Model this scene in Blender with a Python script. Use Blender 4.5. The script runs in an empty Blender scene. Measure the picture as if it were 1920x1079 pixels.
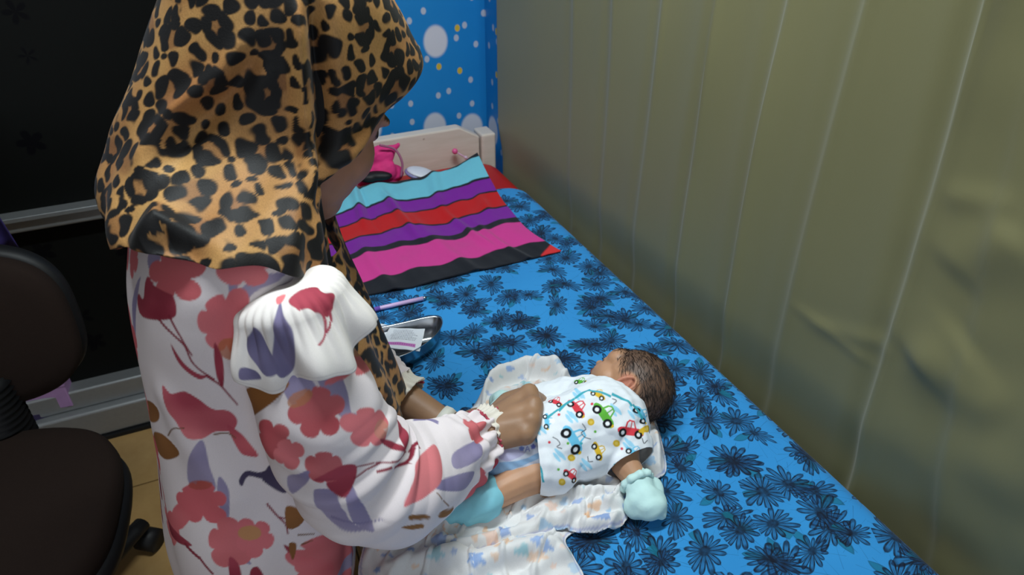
import bpy, math, random
import numpy as np
from mathutils import Vector, Matrix
from mathutils.bvhtree import BVHTree

# ------------------------------------------------------------------ camera, world, light, exposure
S = bpy.context.scene
COL = S.collection
HC = 1.45            # camera height
B = 0.70             # top of the bed sheet
PITCH, YAW, FPX = math.radians(33.0), math.radians(24.1), 1307.0
cam_d = bpy.data.cameras.new('camera'); cam = bpy.data.objects.new('camera', cam_d); COL.objects.link(cam)
cam.location = (0, 0, HC); cam.rotation_euler = (math.pi/2-PITCH, 0, -YAW)
cam_d.sensor_width = 36; cam_d.lens = FPX/1920*36; cam_d.clip_start = 0.02
cam_d.dof.use_dof = True; cam_d.dof.focus_distance = .92; cam_d.dof.aperture_fstop = 8.0
S.camera = cam
W = bpy.data.worlds.new('world'); S.world = W; W.use_nodes = True
W.node_tree.nodes['Background'].inputs[0].default_value = (0.86, 0.93, 1.0, 1)
W.node_tree.nodes['Background'].inputs[1].default_value = 1.0
S.view_settings.view_transform = 'Standard'; S.view_settings.look = 'None'
S.view_settings.exposure = 0.0; S.view_settings.gamma = 1.0; S.view_settings.use_curve_mapping = False
LAMP = (0.26, 0.72, 2.38)
ld = bpy.data.lights.new('tube_light', 'AREA'); ld.shape = 'RECTANGLE'; ld.size = 0.10; ld.size_y = 1.1
ld.energy = 28.5; ld.color = (0.87, 0.97, 1.0)
lo = bpy.data.objects.new('tube_light', ld); COL.objects.link(lo); lo.location = LAMP; lo.rotation_euler = (0, 0, math.pi/2)

# ------------------------------------------------------------------ helpers: pixels -> points
cR = np.array([math.cos(YAW), -math.sin(YAW), 0.0]); cFh = np.array([math.sin(YAW), math.cos(YAW), 0.0])
cF = cFh*math.cos(PITCH)-np.array([0, 0, math.sin(PITCH)]); cU = cFh*math.sin(PITCH)+np.array([0, 0, math.cos(PITCH)])
CAM = np.array([0, 0, HC])
def ray(px, py): return cF + cR*((px-960)/FPX) + cU*((539.5-py)/FPX)
def Pz(px, py, z): r = ray(px, py); return CAM + r*((z-HC)/r[2])
def Py(px, py, y): r = ray(px, py); return CAM + r*(y/r[1])
def Px(px, py, x): r = ray(px, py); return CAM + r*(x/r[0])
def lin(*c):
    c = np.array(c, float)/255.0
    return np.where(c <= .04045, c/12.92, ((c+.055)/1.055)**2.4)
def sm(a, b, x): t = np.clip((x-a)/(b-a), 0, 1); return t*t*(3-2*t)
def nz(P, s, seed=0, oct=3):
    """cheap smooth noise from sines, about -1..1"""
    r = np.random.RandomState(seed); out = 0; amp = 1; tot = 0
    for o in range(oct):
        for k in range(3):
            d = r.normal(size=3); d /= np.linalg.norm(d); out = out + amp*np.sin(P@d*s*2*math.pi*(.7+.6*r.rand())+r.rand()*6.28)
        tot += amp*1.7; amp *= .5; s *= 2.1
    return out/tot
def crom(T, x):
    """Catmull-Rom through table T[:,0]=param (ascending), rest values"""
    T = np.array(T, float); t = T[:, 0]; Vv = T[:, 1:]; x = np.clip(x, t[0], t[-1])
    i = np.clip(np.searchsorted(t, x, 'right')-1, 0, len(t)-2)
    m = np.gradient(Vv, t, axis=0); h = (t[i+1]-t[i])[:, None]; u = ((x-t[i])/(t[i+1]-t[i]))[:, None]
    return (2*u**3-3*u**2+1)*Vv[i]+(u**3-2*u**2+u)*h*m[i]+(-2*u**3+3*u**2)*Vv[i+1]+(u**3-u**2)*h*m[i+1]

# ------------------------------------------------------------------ helpers: meshes and objects
def mesh_np(name, V, F, smooth=True, col=None):
    me = bpy.data.meshes.new(name); V = np.asarray(V, np.float32)
    if isinstance(F, np.ndarray):
        n, k = F.shape
        me.vertices.add(len(V)); me.vertices.foreach_set('co', V.ravel())
        me.loops.add(n*k); me.loops.foreach_set('vertex_index', F.astype(np.int32).ravel())
        me.polygons.add(n); me.polygons.foreach_set('loop_start', np.arange(0, n*k, k, dtype=np.int32))
        me.update(calc_edges=True)
    else:
        me.from_pydata([tuple(map(float, v)) for v in V], [], F); me.update()
    if smooth: me.polygons.foreach_set('use_smooth', np.ones(len(me.polygons), bool))
    if col is not None:
        a = me.color_attributes.new('print', 'FLOAT_COLOR', 'POINT')
        a.data.foreach_set('color', np.c_[col, np.ones(len(col))].astype(np.float32).ravel())
    return me
def tag(o, label=None, cat=None, group=None, kind=None):
    if label: o['label'] = label
    if cat: o['category'] = cat
    if group: o['group'] = group
    if kind: o['kind'] = kind
    return o
def obj(name, me, mat=None, parent=None):
    o = bpy.data.objects.new(name, me); COL.objects.link(o)
    if mat and len(me.materials) == 0: me.materials.append(mat)
    if parent: 
        o.parent = parent
        o.matrix_parent_inverse = Matrix.Translation(-Vector(parent_loc(parent))) if parent_loc(parent) else Matrix()
    return o
def parent_loc(p): return p.location if p.parent is None else None
def empty(name, loc):
    o = bpy.data.objects.new(name, None); COL.objects.link(o); o.location = loc; return o
def mod(o, t, **k):
    m = o.modifiers.new(t.lower(), t)
    for a, v in k.items(): setattr(m, a, v)
    return m
def grid_faces(nr, nc, wrap=False, cap0=False, cap1=False):
    i = np.arange(nr-1)[:, None]; j = np.arange(nc if wrap else nc-1)[None, :]; j2 = (j+1) % nc
    return np.stack([i*nc+j, i*nc+j2, (i+1)*nc+j2, (i+1)*nc+j], -1).reshape(-1, 4)
def grid_normals(G, wrap=False):
    if wrap: du = np.roll(G, -1, 1)-np.roll(G, 1, 1)
    else: du = np.gradient(G, axis=1)
    dv = np.gradient(G, axis=0); n = np.cross(du, dv); return n/np.maximum(np.linalg.norm(n, axis=-1, keepdims=True), 1e-12)
def box(x0, x1, y0, y1, z0, z1):
    V = [(x, y, z) for z in (z0, z1) for y in (y0, y1) for x in (x0, x1)]
    return V, [(0, 2, 3, 1), (4, 5, 7, 6), (0, 1, 5, 4), (2, 6, 7, 3), (0, 4, 6, 2), (1, 3, 7, 5)]
def boxobj(name, x0, x1, y0, y1, z0, z1, mat, parent=None, bev=0.0):
    V, F = box(x0, x1, y0, y1, z0, z1); o = obj(name, mesh_np(name, V, F, smooth=False), mat, parent)
    if bev: mod(o, 'BEVEL', width=bev, segments=3)
    return o
def tube(pts, rad, n=16, m=None, caps=True):
    """swept tube through pts (Catmull-Rom), rad per pt (r or (ru,rv)); returns grid (rows, n, 3)"""
    pts = np.array(pts, float); rad = np.array(rad, float); rad = rad[:, None].repeat(2, 1) if rad.ndim == 1 else rad
    d = np.r_[0, np.cumsum(np.linalg.norm(np.diff(pts, axis=0), axis=1))]
    m = m or max(2, len(pts)*4); t = np.linspace(0, d[-1], m)
    if len(pts) > 2: C = crom(np.c_[d, pts, rad], t)
    else: C = np.stack([np.interp(t, d, np.c_[pts, rad][:, k]) for k in range(5)], 1)
    P, R = C[:, :3], np.maximum(C[:, 3:], 1e-5); T = np.gradient(P, axis=0); T /= np.linalg.norm(T, axis=1, keepdims=True)
    u = np.cross(T[0], (0, 0, 1.0)); 
    if np.linalg.norm(u) < 1e-3: u = np.array([1.0, 0, 0])
    u /= np.linalg.norm(u); rows = []
    a = np.linspace(0, 2*math.pi, n, endpoint=False)
    for k in range(m):
        u = u-T[k]*(u@T[k]); u /= np.linalg.norm(u); v = np.cross(T[k], u)
        rows.append(P[k]+np.outer(np.cos(a)*R[k, 0], u)+np.outer(np.sin(a)*R[k, 1], v))
    return np.array(rows)
def tube_vf(pts, rad, n=12, m=None):
    G = tube(pts, rad, n, m); nr = len(G); V = G.reshape(-1, 3); F = [tuple(f) for f in grid_faces(nr, n, True)]
    F.append(tuple(range(n))[::-1]); F.append(tuple(range((nr-1)*n, nr*n))); return V, F
def lathe_vf(prof, n=24, c=(0, 0, 0)):
    a = np.linspace(0, 2*math.pi, n, endpoint=False); V = np.concatenate([np.c_[r*np.cos(a)+c[0], r*np.sin(a)+c[1], np.full(n, z+c[2])] for r, z in prof])
    F = [tuple(f) for f in grid_faces(len(prof), n, True)]; F.append(tuple(range(n))[::-1]); F.append(tuple(range((len(prof)-1)*n, len(prof)*n))); return V, F
def capsule(a, b, ra, rb=None):
    rb = ra if rb is None else rb; a = np.array(a, float); b = np.array(b, float); L = np.linalg.norm(b-a)
    T = (b-a)/L if L > 1e-6 else np.array([0, 0, 1.0]); 
    ph = np.linspace(-math.pi/2, 0, 5)[:-1]; pp = [(a+T*ra*math.sin(p), ra*max(math.cos(p), .02)) for p in ph]
    pp += [(a, ra), (b, rb)]; pp += [(b+T*rb*math.sin(-p), rb*max(math.cos(p), .02)) for p in ph[::-1]]
    u = np.cross(T, (0.3, 0.2, 1.0)); u /= np.linalg.norm(u); v = np.cross(T, u); n = 14; an = np.linspace(0, 2*math.pi, n, endpoint=False)
    V = np.concatenate([c+r*(np.outer(np.cos(an), u)+np.outer(np.sin(an), v)) for c, r in pp])
    F = [tuple(f) for f in grid_faces(len(pp), n, True)]; F.append(tuple(range(n))[::-1]); F.append(tuple(range((len(pp)-1)*n, len(pp)*n))); return V, F
def ellipsoid(c, r, ax=None, n=20):
    ax = np.eye(3) if ax is None else np.array(ax, float); ph = np.linspace(-math.pi/2*.98, math.pi/2*.98, 12); an = np.linspace(0, 2*math.pi, n, endpoint=False)
    L = np.concatenate([np.c_[np.cos(p)*np.cos(an), np.cos(p)*np.sin(an), np.full(n, math.sin(p))] for p in ph])*np.array(r)
    V = np.array(c)+L@ax; F = [tuple(f) for f in grid_faces(12, n, True)]; F.append(tuple(range(n))[::-1]); F.append(tuple(range(11*n, 12*n))); return V, F
def chain(pts, rs): return [capsule(pts[i], pts[i+1], rs[i], rs[i+1]) for i in range(len(pts)-1)]
def join(parts):
    Vs, Fs, o = [], [], 0
    for V, F in parts: Vs.append(np.asarray(V)); Fs += [tuple(int(i)+o for i in f) for f in F]; o += len(V)
    return np.concatenate(Vs), Fs
def laplace(V, F, it=8, lam=.5):
    E = np.concatenate([F[:, [k, (k+1) % F.shape[1]]] for k in range(F.shape[1])]); n = len(V)
    a = np.r_[E[:, 0], E[:, 1]]; b = np.r_[E[:, 1], E[:, 0]]; cnt = np.maximum(np.bincount(a, minlength=n), 1)
    for k in range(it):
        avg = np.stack([np.bincount(a, V[b, c], n) for c in range(3)], 1)/cnt[:, None]; V = V+lam*(avg-V)
    return V
def fnormals(V, F):
    fn = np.cross(V[F[:, 2]]-V[F[:, 0]], V[F[:, -1]]-V[F[:, 1]]) if F.shape[1] == 4 else np.cross(V[F[:, 1]]-V[F[:, 0]], V[F[:, 2]]-V[F[:, 0]])
    N = sum(np.stack([np.bincount(F[:, k], fn[:, c], len(V)) for c in range(3)], 1) for k in range(F.shape[1]))
    return N/np.maximum(np.linalg.norm(N, axis=1, keepdims=True), 1e-12)
def blob(parts, vox, smooth=8, sub=0):
    """union of primitives -> one continuous surface (voxel remesh, relaxed); returns V, F(quads)"""
    V, F = join(parts); me = mesh_np('tmp', V, F); o = bpy.data.objects.new('tmp', me); COL.objects.link(o)
    mod(o, 'REMESH', mode='VOXEL', voxel_size=vox)
    if smooth: mod(o, 'SMOOTH', factor=.5, iterations=smooth)
    if sub: mod(o, 'SUBSURF', levels=sub, render_levels=sub)
    bpy.context.view_layer.update(); dg = bpy.context.evaluated_depsgraph_get()
    m2 = bpy.data.meshes.new_from_object(o.evaluated_get(dg))
    V = np.empty(len(m2.vertices)*3, np.float32); m2.vertices.foreach_get('co', V); V = V.reshape(-1, 3).astype(float)
    F = np.empty(len(m2.loops), np.int32); m2.loops.foreach_get('vertex_index', F); F = F.reshape(-1, 4)
    bpy.data.objects.remove(o); bpy.data.meshes.remove(me); bpy.data.meshes.remove(m2)
    return V, F
def clip(V, F, g, C=None):
    """keep g<0 of a quad/tri mesh, with a clean cut edge"""
    if F.shape[1] == 4: F = np.concatenate([F[:, [0, 1, 2]], F[:, [0, 2, 3]]])
    s = g > 0; k = s[F].sum(1); keep = F[k == 0]; cut = F[(k > 0) & (k < 3)]; ks = s[cut].sum(1)
    newV, newC, cache, out = [], [], {}, []
    def ip(a, b):
        key = (min(a, b), max(a, b))
        if key not in cache:
            t = g[a]/(g[a]-g[b]); cache[key] = len(V)+len(newV); newV.append(V[a]+t*(V[b]-V[a]))
            if C is not None: newC.append(C[a]+t*(C[b]-C[a]))
        return cache[key]
    for f, n in zip(cut.tolist(), ks.tolist()):
        sf = [s[i] for i in f]
        if n == 1:
            r = sf.index(True); a, b, c = f[r], f[(r+1) % 3], f[(r+2) % 3]; p, q = ip(a, b), ip(a, c); out += [(p, b, c), (p, c, q)]
        else:
            r = sf.index(False); a, b, c = f[r], f[(r+1) % 3], f[(r+2) % 3]; out += [(a, ip(a, b), ip(a, c))]
    V2 = np.concatenate([V, np.array(newV)]) if newV else V
    C2 = None if C is None else (np.concatenate([C, np.array(newC)]) if newC else C)
    F2 = np.concatenate([keep, np.array(out, int)]) if out else keep
    u, inv = np.unique(F2, return_inverse=True)
    return V2[u], inv.reshape(-1, 3), (None if C2 is None else C2[u])

# ------------------------------------------------------------------ helpers: print painted on cloth
def catmull_closed(p, k=6):
    p = np.array(p, float); n = len(p); out = []
    for i in range(n):
        a, b, c, d = p[i-1], p[i], p[(i+1) % n], p[(i+2) % n]
        for t in np.linspace(0, 1, k, endpoint=False):
            out.append(.5*((2*b)+(-a+c)*t+(2*a-5*b+4*c-d)*t*t+(-a+3*b-3*c+d)*t**3))
    return np.array(out)
def poly_sdf(Q, poly):
    """signed distance, negative inside"""
    a = poly; b = np.roll(poly, -1, 0); d = np.full(len(Q), 1e9); ins = np.zeros(len(Q), bool)
    for i in range(len(a)):
        e = b[i]-a[i]; w = Q-a[i]; t = np.clip((w@e)/max(e@e, 1e-12), 0, 1); r = w-t[:, None]*e; d = np.minimum(d, (r*r).sum(1))
        c = (a[i, 1] > Q[:, 1]) != (b[i, 1] > Q[:, 1])
        with np.errstate(divide='ignore', invalid='ignore'):
            x = (b[i, 0]-a[i, 0])*(Q[:, 1]-a[i, 1])/(b[i, 1]-a[i, 1])+a[i, 0]
        ins ^= c & (Q[:, 0] < x)
    return np.where(ins, -1, 1)*np.sqrt(d)
class Paint:
    """flat print on a cloth: each motif is laid on the cloth's own tangent plane where it sits"""
    def __init__(s, V, N, base, bvh):
        s.V, s.N, s.C, s.bvh, s.e = V, N, np.tile(np.array(base, float), (len(V), 1)), bvh, .0007
    def anchor(s, px, py):
        r = ray(px, py); h = s.bvh.ray_cast(Vector(CAM), Vector(r).normalized())
        if h[0] is None:
            return None
        n = np.array(h[1]); n = -n if n@r > 0 else n
        if abs(n@r)/np.linalg.norm(r) < .22: return None
        return np.array(h[0]), n
    def lay(s, pts, col, A=None, smooth=True, grad=None, alpha=1.0, deep=.05):
        """pts: outline in photo pixels; found on the cloth at its centroid"""
        pts = np.array(pts, float); c = pts.mean(0)
        A = A or s.anchor(*c)
        if A is None:
            for p in pts:
                A = s.anchor(*(p*.7+c*.3))
                if A: break
        if A is None: return
        o, n = A; u = cR-n*(cR@n); u /= np.linalg.norm(u); v = np.cross(n, u)
        W = []
        for p in (catmull_closed(pts) if smooth else pts):
            r = ray(*p); t = ((o-CAM)@n)/(r@n); q = CAM+r*t-o; W.append((q@u, q@v))
        s.stamp(np.array(W), o, n, u, v, col, grad, alpha, deep)
    def stamp(s, W, o, n, u, v, col, grad=None, alpha=1.0, deep=.05):
        R = np.abs(W).max()*1.45+.003; D = s.V-o; k = np.where((np.abs(D).max(1) < R) & (np.abs(D@n) < deep) & (s.N@n > .12))[0]
        if len(k) == 0: return
        Q = np.c_[D[k]@u, D[k]@v]; d = poly_sdf(Q, W); m = sm(s.e, -s.e, d)*alpha
        col = np.array(col, float); cc = np.tile(col, (len(k), 1))
        if grad is not None:
            g = np.clip(.5+.5*nz(s.V[k], 14, 5, 2)+(Q@np.array([.6, .8]))/(R*1.2)*.5, 0, 1)[:, None]; cc = cc*(1-g)+np.array(grad)*g
        s.C[k] = s.C[k]*(1-m[:, None])+cc*m[:, None]
    def line(s, pts, w0, w1, col):
        """a stroke through photo pixels, widths in pixels"""
        p = np.array(pts, float); d = np.r_[0, np.cumsum(np.linalg.norm(np.diff(p, axis=0), axis=1))]; t = np.linspace(0, d[-1], max(4, 3*len(p)))
        q = crom(np.c_[d, p], t) if len(p) > 2 else np.stack([np.interp(t, d, p[:, k]) for k in (0, 1)], 1)
        g = np.gradient(q, axis=0); g /= np.linalg.norm(g, axis=1, keepdims=True); nn = np.c_[-g[:, 1], g[:, 0]]; w = np.linspace(w0, w1, len(q))[:, None]*.5
        for i in range(0, len(q)-1, 4):
            j = min(i+5, len(q)); s.lay(np.r_[q[i:j]+nn[i:j]*w[i:j], (q[i:j]-nn[i:j]*w[i:j])[::-1]], col, smooth=False)
def flower_px(cx, cy, r, rot=0, n=5, sx=1, sy=1, depth=.30, seed=0):
    rs = np.random.RandomState(seed); a = np.linspace(0, 2*math.pi, n*10, endpoint=False); amp = 1+.13*rs.normal(size=n)
    ph = a*n/(2*math.pi); k = np.floor(ph).astype(int) % n; f = ph-np.floor(ph)
    rr = r*(1-depth+depth*np.sqrt(np.maximum(np.sin(math.pi*f), 0)))*(1+(amp[k]-1)*np.sin(math.pi*f))
    x = rr*np.cos(a)*sx; y = rr*np.sin(a)*sy; c, s_ = math.cos(rot), math.sin(rot)
    return np.c_[cx+x*c-y*s_, cy+x*s_+y*c]
def oval_px(cx, cy, rx, ry, rot=0, n=14):
    a = np.linspace(0, 2*math.pi, n, endpoint=False); x, y = rx*np.cos(a), ry*np.sin(a); c, s_ = math.cos(rot), math.sin(rot); return np.c_[cx+x*c-y*s_, cy+x*s_+y*c]
def bvh_of(V, F): return BVHTree.FromPolygons([tuple(v) for v in V], [tuple(int(i) for i in f) for f in F])
def bvh_grid(G, k, wrap):
    g = G[::k, ::k]; return bvh_of(g.reshape(-1, 3), grid_faces(g.shape[0], g.shape[1], wrap))

# ------------------------------------------------------------------ helpers: node materials
class NT:
    def __init__(s, name):
        s.m = bpy.data.materials.new(name); s.m.use_nodes = True; s.t = s.m.node_tree; s.b = s.t.nodes['Principled BSDF']
    def n(s, t, **k):
        x = s.t.nodes.new(t)
        for a, v in k.items(): setattr(x, a, v)
        return x
    def put(s, sock, v):
        if hasattr(v, 'is_output') or isinstance(v, bpy.types.NodeSocket): s.t.links.new(v, sock)
        else: sock.default_value = v
    def M(s, op, a, b=0.0, c=0.0, clamp=False):
        x = s.n('ShaderNodeMath', operation=op, use_clamp=clamp); s.put(x.inputs[0], a); s.put(x.inputs[1], b); s.put(x.inputs[2], c); return x.outputs[0]
    def VM(s, op, a, b=(0, 0, 0)):
        x = s.n('ShaderNodeVectorMath', operation=op); s.put(x.inputs[0], a); s.put(x.inputs[1], b)
        return x.outputs['Value'] if op in ('LENGTH', 'DOT_PRODUCT', 'DISTANCE') else x.outputs[0]
    def ss(s, a, b, x):
        m = s.n('ShaderNodeMapRange', interpolation_type='SMOOTHSTEP'); s.put(m.inputs[0], x); s.put(m.inputs[1], a); s.put(m.inputs[2], b); return m.outputs[0]
    def mix(s, f, a, b):
        x = s.n('ShaderNodeMix', data_type='RGBA'); s.put(x.inputs[0], f)
        for i, v in ((6, a), (7, b)): s.put(x.inputs[i], v if not isinstance(v, (tuple, list, np.ndarray)) else tuple(v)[:3]+(1,))
        return x.outputs[2]
    def obj(s): return s.n('ShaderNodeTexCoord').outputs['Object']
    def noise(s, vec, scale, detail=3, rough=.5, dist=0.0):
        x = s.n('ShaderNodeTexNoise'); s.put(x.inputs['Vector'], vec); x.inputs['Scale'].default_value = scale; x.inputs['Detail'].default_value = detail
        x.inputs['Roughness'].default_value = rough; x.inputs['Distortion'].default_value = dist; return x.outputs[0]
    def sep(s, v): x = s.n('ShaderNodeSeparateXYZ'); s.put(x.inputs[0], v); return x.outputs
    def bump(s, h, strength=.2, dist=.002):
        x = s.n('ShaderNodeBump'); x.inputs['Strength'].default_value = strength; x.inputs['Distance'].default_value = dist; s.put(x.inputs['Height'], h); s.t.links.new(x.outputs[0], s.b.inputs['Normal'])
    def fin(s, col=None, rough=.6, metal=0.0, spec=.5, sheen=0.0, sss=0.0):
        if col is not None: s.put(s.b.inputs['Base Color'], col if not isinstance(col, (tuple, list, np.ndarray)) else tuple(col)[:3]+(1,))
        s.put(s.b.inputs['Roughness'], rough); s.b.inputs['Metallic'].default_value = metal; s.b.inputs['Specular IOR Level'].default_value = spec
        if sheen: s.b.inputs['Sheen Weight'].default_value = sheen
        if sss:
            s.b.inputs['Subsurface Weight'].default_value = sss; s.b.inputs['Subsurface Radius'].default_value = (.01, .004, .002); s.b.inputs['Subsurface Scale'].default_value = .5
        return s.m
def plain(name, rgb, rough=.6, metal=0.0, spec=.5, var=.12, scale=40, bump=.1, bdist=.001, sheen=0.0):
    n = NT(name); o = n.obj(); f = n.noise(o, scale); c = np.array(rgb)
    if bump: n.bump(f, bump, bdist)
    return n.fin(n.mix(f, c*(1-var), np.minimum(c*(1+var), 1)), rough, metal, spec, sheen)
def cloth_print(name, weave=900, rough=.85, bump=.25, sheen=0.0, spec=.25):
    n = NT(name); a = n.n('ShaderNodeAttribute', attribute_name='print'); o = n.obj(); f = n.noise(o, weave, 2)
    g = n.noise(o, 60, 3); h = n.M('ADD', n.M('MULTIPLY', f, .4), g); n.bump(h, bump, .0012)
    k = n.M('MULTIPLY_ADD', f, .12, .94); x = n.VM('MULTIPLY', a.outputs['Color'], k); return n.fin(x, rough, 0, spec, sheen)
# ------------------------------------------------------------------ materials of the place
WALLY, WALLX, CURX = 1.86, 0.750, 0.716
def mat_wallpaper():
    n = NT('blue_dotted_wallpaper'); o = n.sep(n.obj()); cb = n.n('ShaderNodeCombineXYZ')
    n.put(cb.inputs[0], n.M('ADD', o[0], o[1])); n.put(cb.inputs[1], o[2]); v = cb.outputs[0]
    def dots(scale, rnd, r0, off):
        w = n.VM('MULTIPLY', n.VM('ADD', v, off), (scale, scale*.8, 0)); x = n.n('ShaderNodeTexVoronoi', voronoi_dimensions='2D'); n.put(x.inputs['Vector'], w); x.inputs['Scale'].default_value = 1; x.inputs['Randomness'].default_value = rnd
        return n.ss(r0+.03, r0-.03, x.outputs['Distance']), x.outputs['Color']
    base = n.mix(n.noise(v, 6), lin(22, 126, 196), lin(30, 138, 208))
    big, bc = dots(6.6, .5, .22, (.022, .06, 0)); sml, sc_ = dots(17, .75, .12, (.1, .02, 0))
    c = n.mix(n.M('MULTIPLY', sml, .85), base, lin(200, 200, 208))
    yel = n.M('GREATER_THAN', n.sep(sc_)[0], .86); c = n.mix(n.M('MULTIPLY', sml, yel), c, lin(215, 180, 60))
    c = n.mix(n.M('MULTIPLY', big, n.M('GREATER_THAN', n.sep(bc)[1], .25)), c, lin(214, 212, 220)); return n.fin(c, .45, 0, .4)
def mat_tile():
    n = NT('glazed_floor_tile'); o = n.obj(); f = n.noise(o, 5, 5, .6, 1.2); g = n.noise(o, 40, 3)
    return n.fin(n.mix(n.M('MULTIPLY_ADD', g, .3, n.M('MULTIPLY', f, .7)), lin(146, 108, 62), lin(190, 158, 106)), .28)
def mat_glass():
    n = NT('dark_door_glass'); o = n.obj(); w = n.VM('MULTIPLY', o, (9, 0, 9)); x = n.n('ShaderNodeTexVoronoi', voronoi_dimensions='3D'); n.put(x.inputs['Vector'], w); x.inputs['Scale'].default_value = 1
    d = n.VM('SUBTRACT', w, x.outputs['Position']); s_ = n.sep(d); th = n.M('ARCTAN2', s_[2], s_[0]); r = n.VM('LENGTH', d)
    e = n.M('MULTIPLY_ADD', n.M('ABSOLUTE', n.M('SINE', n.M('MULTIPLY', th, 2.5))), .16, .12); k = n.ss(.03, -.03, n.M('SUBTRACT', r, e))
    return n.fin(n.mix(k, lin(19, 20, 19), lin(10, 10, 13)), .4, 0, .06)
M_paper, M_tile, M_glass = mat_wallpaper(), mat_tile(), mat_glass()
M_grout = plain('tile_grout', lin(90, 74, 52), .9)
M_wall = plain('painted_plaster', lin(120, 112, 100), .9)
M_ceil = plain('white_ceiling', lin(190, 190, 185), .9)
M_alu = plain('brushed_aluminium', lin(150, 152, 154), .42, .6, scale=90, var=.08)
M_black = plain('black_plastic', lin(18, 18, 20), .55, spec=.35)
M_tube = NT('tube_glow'); M_tube.b.inputs['Emission Color'].default_value = (.95, .98, 1, 1); M_tube.b.inputs['Emission Strength'].default_value = 3; M_tube = M_tube.fin((.9, .9, .9), .4)

# ------------------------------------------------------------------ the room
fl = boxobj('floor', -2.4, WALLX+.1, -2.0, 2.1, -.06, -.006, M_grout); tag(fl, 'tan glazed tile floor of the small room', kind='structure')
TS = .40
tv, tf = box(-TS/2+.0025, TS/2-.0025, -TS/2+.0025, TS/2-.0025, -.008, 0.0)
tile_me = mesh_np('tile', tv, tf, smooth=False)
q = Pz(245, 915, 0); gx, gy = q[0]-.30, q[1]          # a joint seen by the chair
for i in range(-3, 4):
    for j in range(-4, 3):
        x, y = gx+(i+.5)*TS, gy+(j+.5)*TS
        if -2.2 < x < .7 and y < WALLY+.19 and y > -1.2:
            t = obj('tile', tile_me, M_tile, fl); t.location = (x, y, 0)
wb = boxobj('wall_back', .17, WALLX+.1, WALLY, WALLY+.1, 0, 2.6, M_paper); tag(wb, 'back wall with blue dotted wallpaper', kind='structure')
wb2 = boxobj('wall_back_upper', -2.4, .17, WALLY, WALLY+.1, 2.12, 2.6, M_wall); tag(wb2, 'plain wall above the sliding door', kind='structure')
wr = boxobj('wall_right', WALLX, WALLX+.1, -2.0, WALLY, 0, 2.6, M_paper); tag(wr, 'right wall behind the curtain', kind='structure')
wl = boxobj('wall_left', -2.5, -2.4, -2.0, 2.1, 0, 2.6, M_wall); tag(wl, 'plain left wall', kind='structure')
ce = boxobj('ceiling', -2.5, WALLX+.1, -2.0, 2.1, 2.6, 2.66, M_ceil); tag(ce, 'plain white ceiling', kind='structure')
# sliding door: dark panes in an aluminium frame
DY = WALLY; WD = .17
dr = empty('door_1', (-1.0, DY, 0)); tag(dr, 'dark glass sliding door with aluminium rails', kind='structure')
ra, rb = Py(100, 392, DY-.02)[2], Py(110, 421, DY-.02)[2]
zt0, zt1 = 0.0, Py(195, 723, DY-.05)[2]
boxobj('mid_rail', -2.35, WD-.01, DY-.035, DY+.03, rb, ra, M_alu, dr, .006)
boxobj('rail_lip', -2.35, WD-.01, DY-.05, DY-.036, ra-.008, ra+.004, M_alu, dr, .002)
boxobj('pane', -2.35, WD-.04, DY+.0, DY+.012, ra, 2.1, M_glass, dr)
boxobj('pane', -2.35, WD-.04, DY+.0, DY+.012, zt1, rb, M_glass, dr)
boxobj('stile', WD-.04, WD, DY-.035, DY+.05, 0, 2.1, M_alu, dr, .004)
boxobj('top_rail', -2.35, WD-.01, DY-.035, DY+.03, 2.06, 2.12, M_alu, dr, .004)
boxobj('threshold', -2.35, WD-.01, DY-.07, DY+.03, .012, zt1*.62, M_alu, dr, .008)
boxobj('threshold_lip', -2.35, WD-.01, DY-.045, DY+.03, zt1*.62, zt1, M_alu, dr, .006)
boxobj('threshold_base', -2.35, WD-.01, DY-.08, DY+.03, 0, .012, M_black, dr)
# ceiling lamp, out of view, that lights the place
lt = empty('ceiling_lamp', (LAMP[0], LAMP[1], 2.6)); tag(lt, 'white fluorescent tube lamp on the ceiling', 'lamp')
boxobj('housing', LAMP[0]-.6, LAMP[0]+.6, LAMP[1]-.04, LAMP[1]+.04, 2.50, 2.6, M_ceil, lt, .01)
V, F = tube_vf([(LAMP[0]-.57, LAMP[1], 2.45), (LAMP[0]+.57, LAMP[1], 2.45)], [.014, .014]); obj('tube', mesh_np('tube', V, F), M_tube, lt)
for s_ in (-.58, .58): boxobj('socket', LAMP[0]+s_-.012, LAMP[0]+s_+.012, LAMP[1]-.02, LAMP[1]+.02, 2.42, 2.5, M_ceil, lt)

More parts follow.
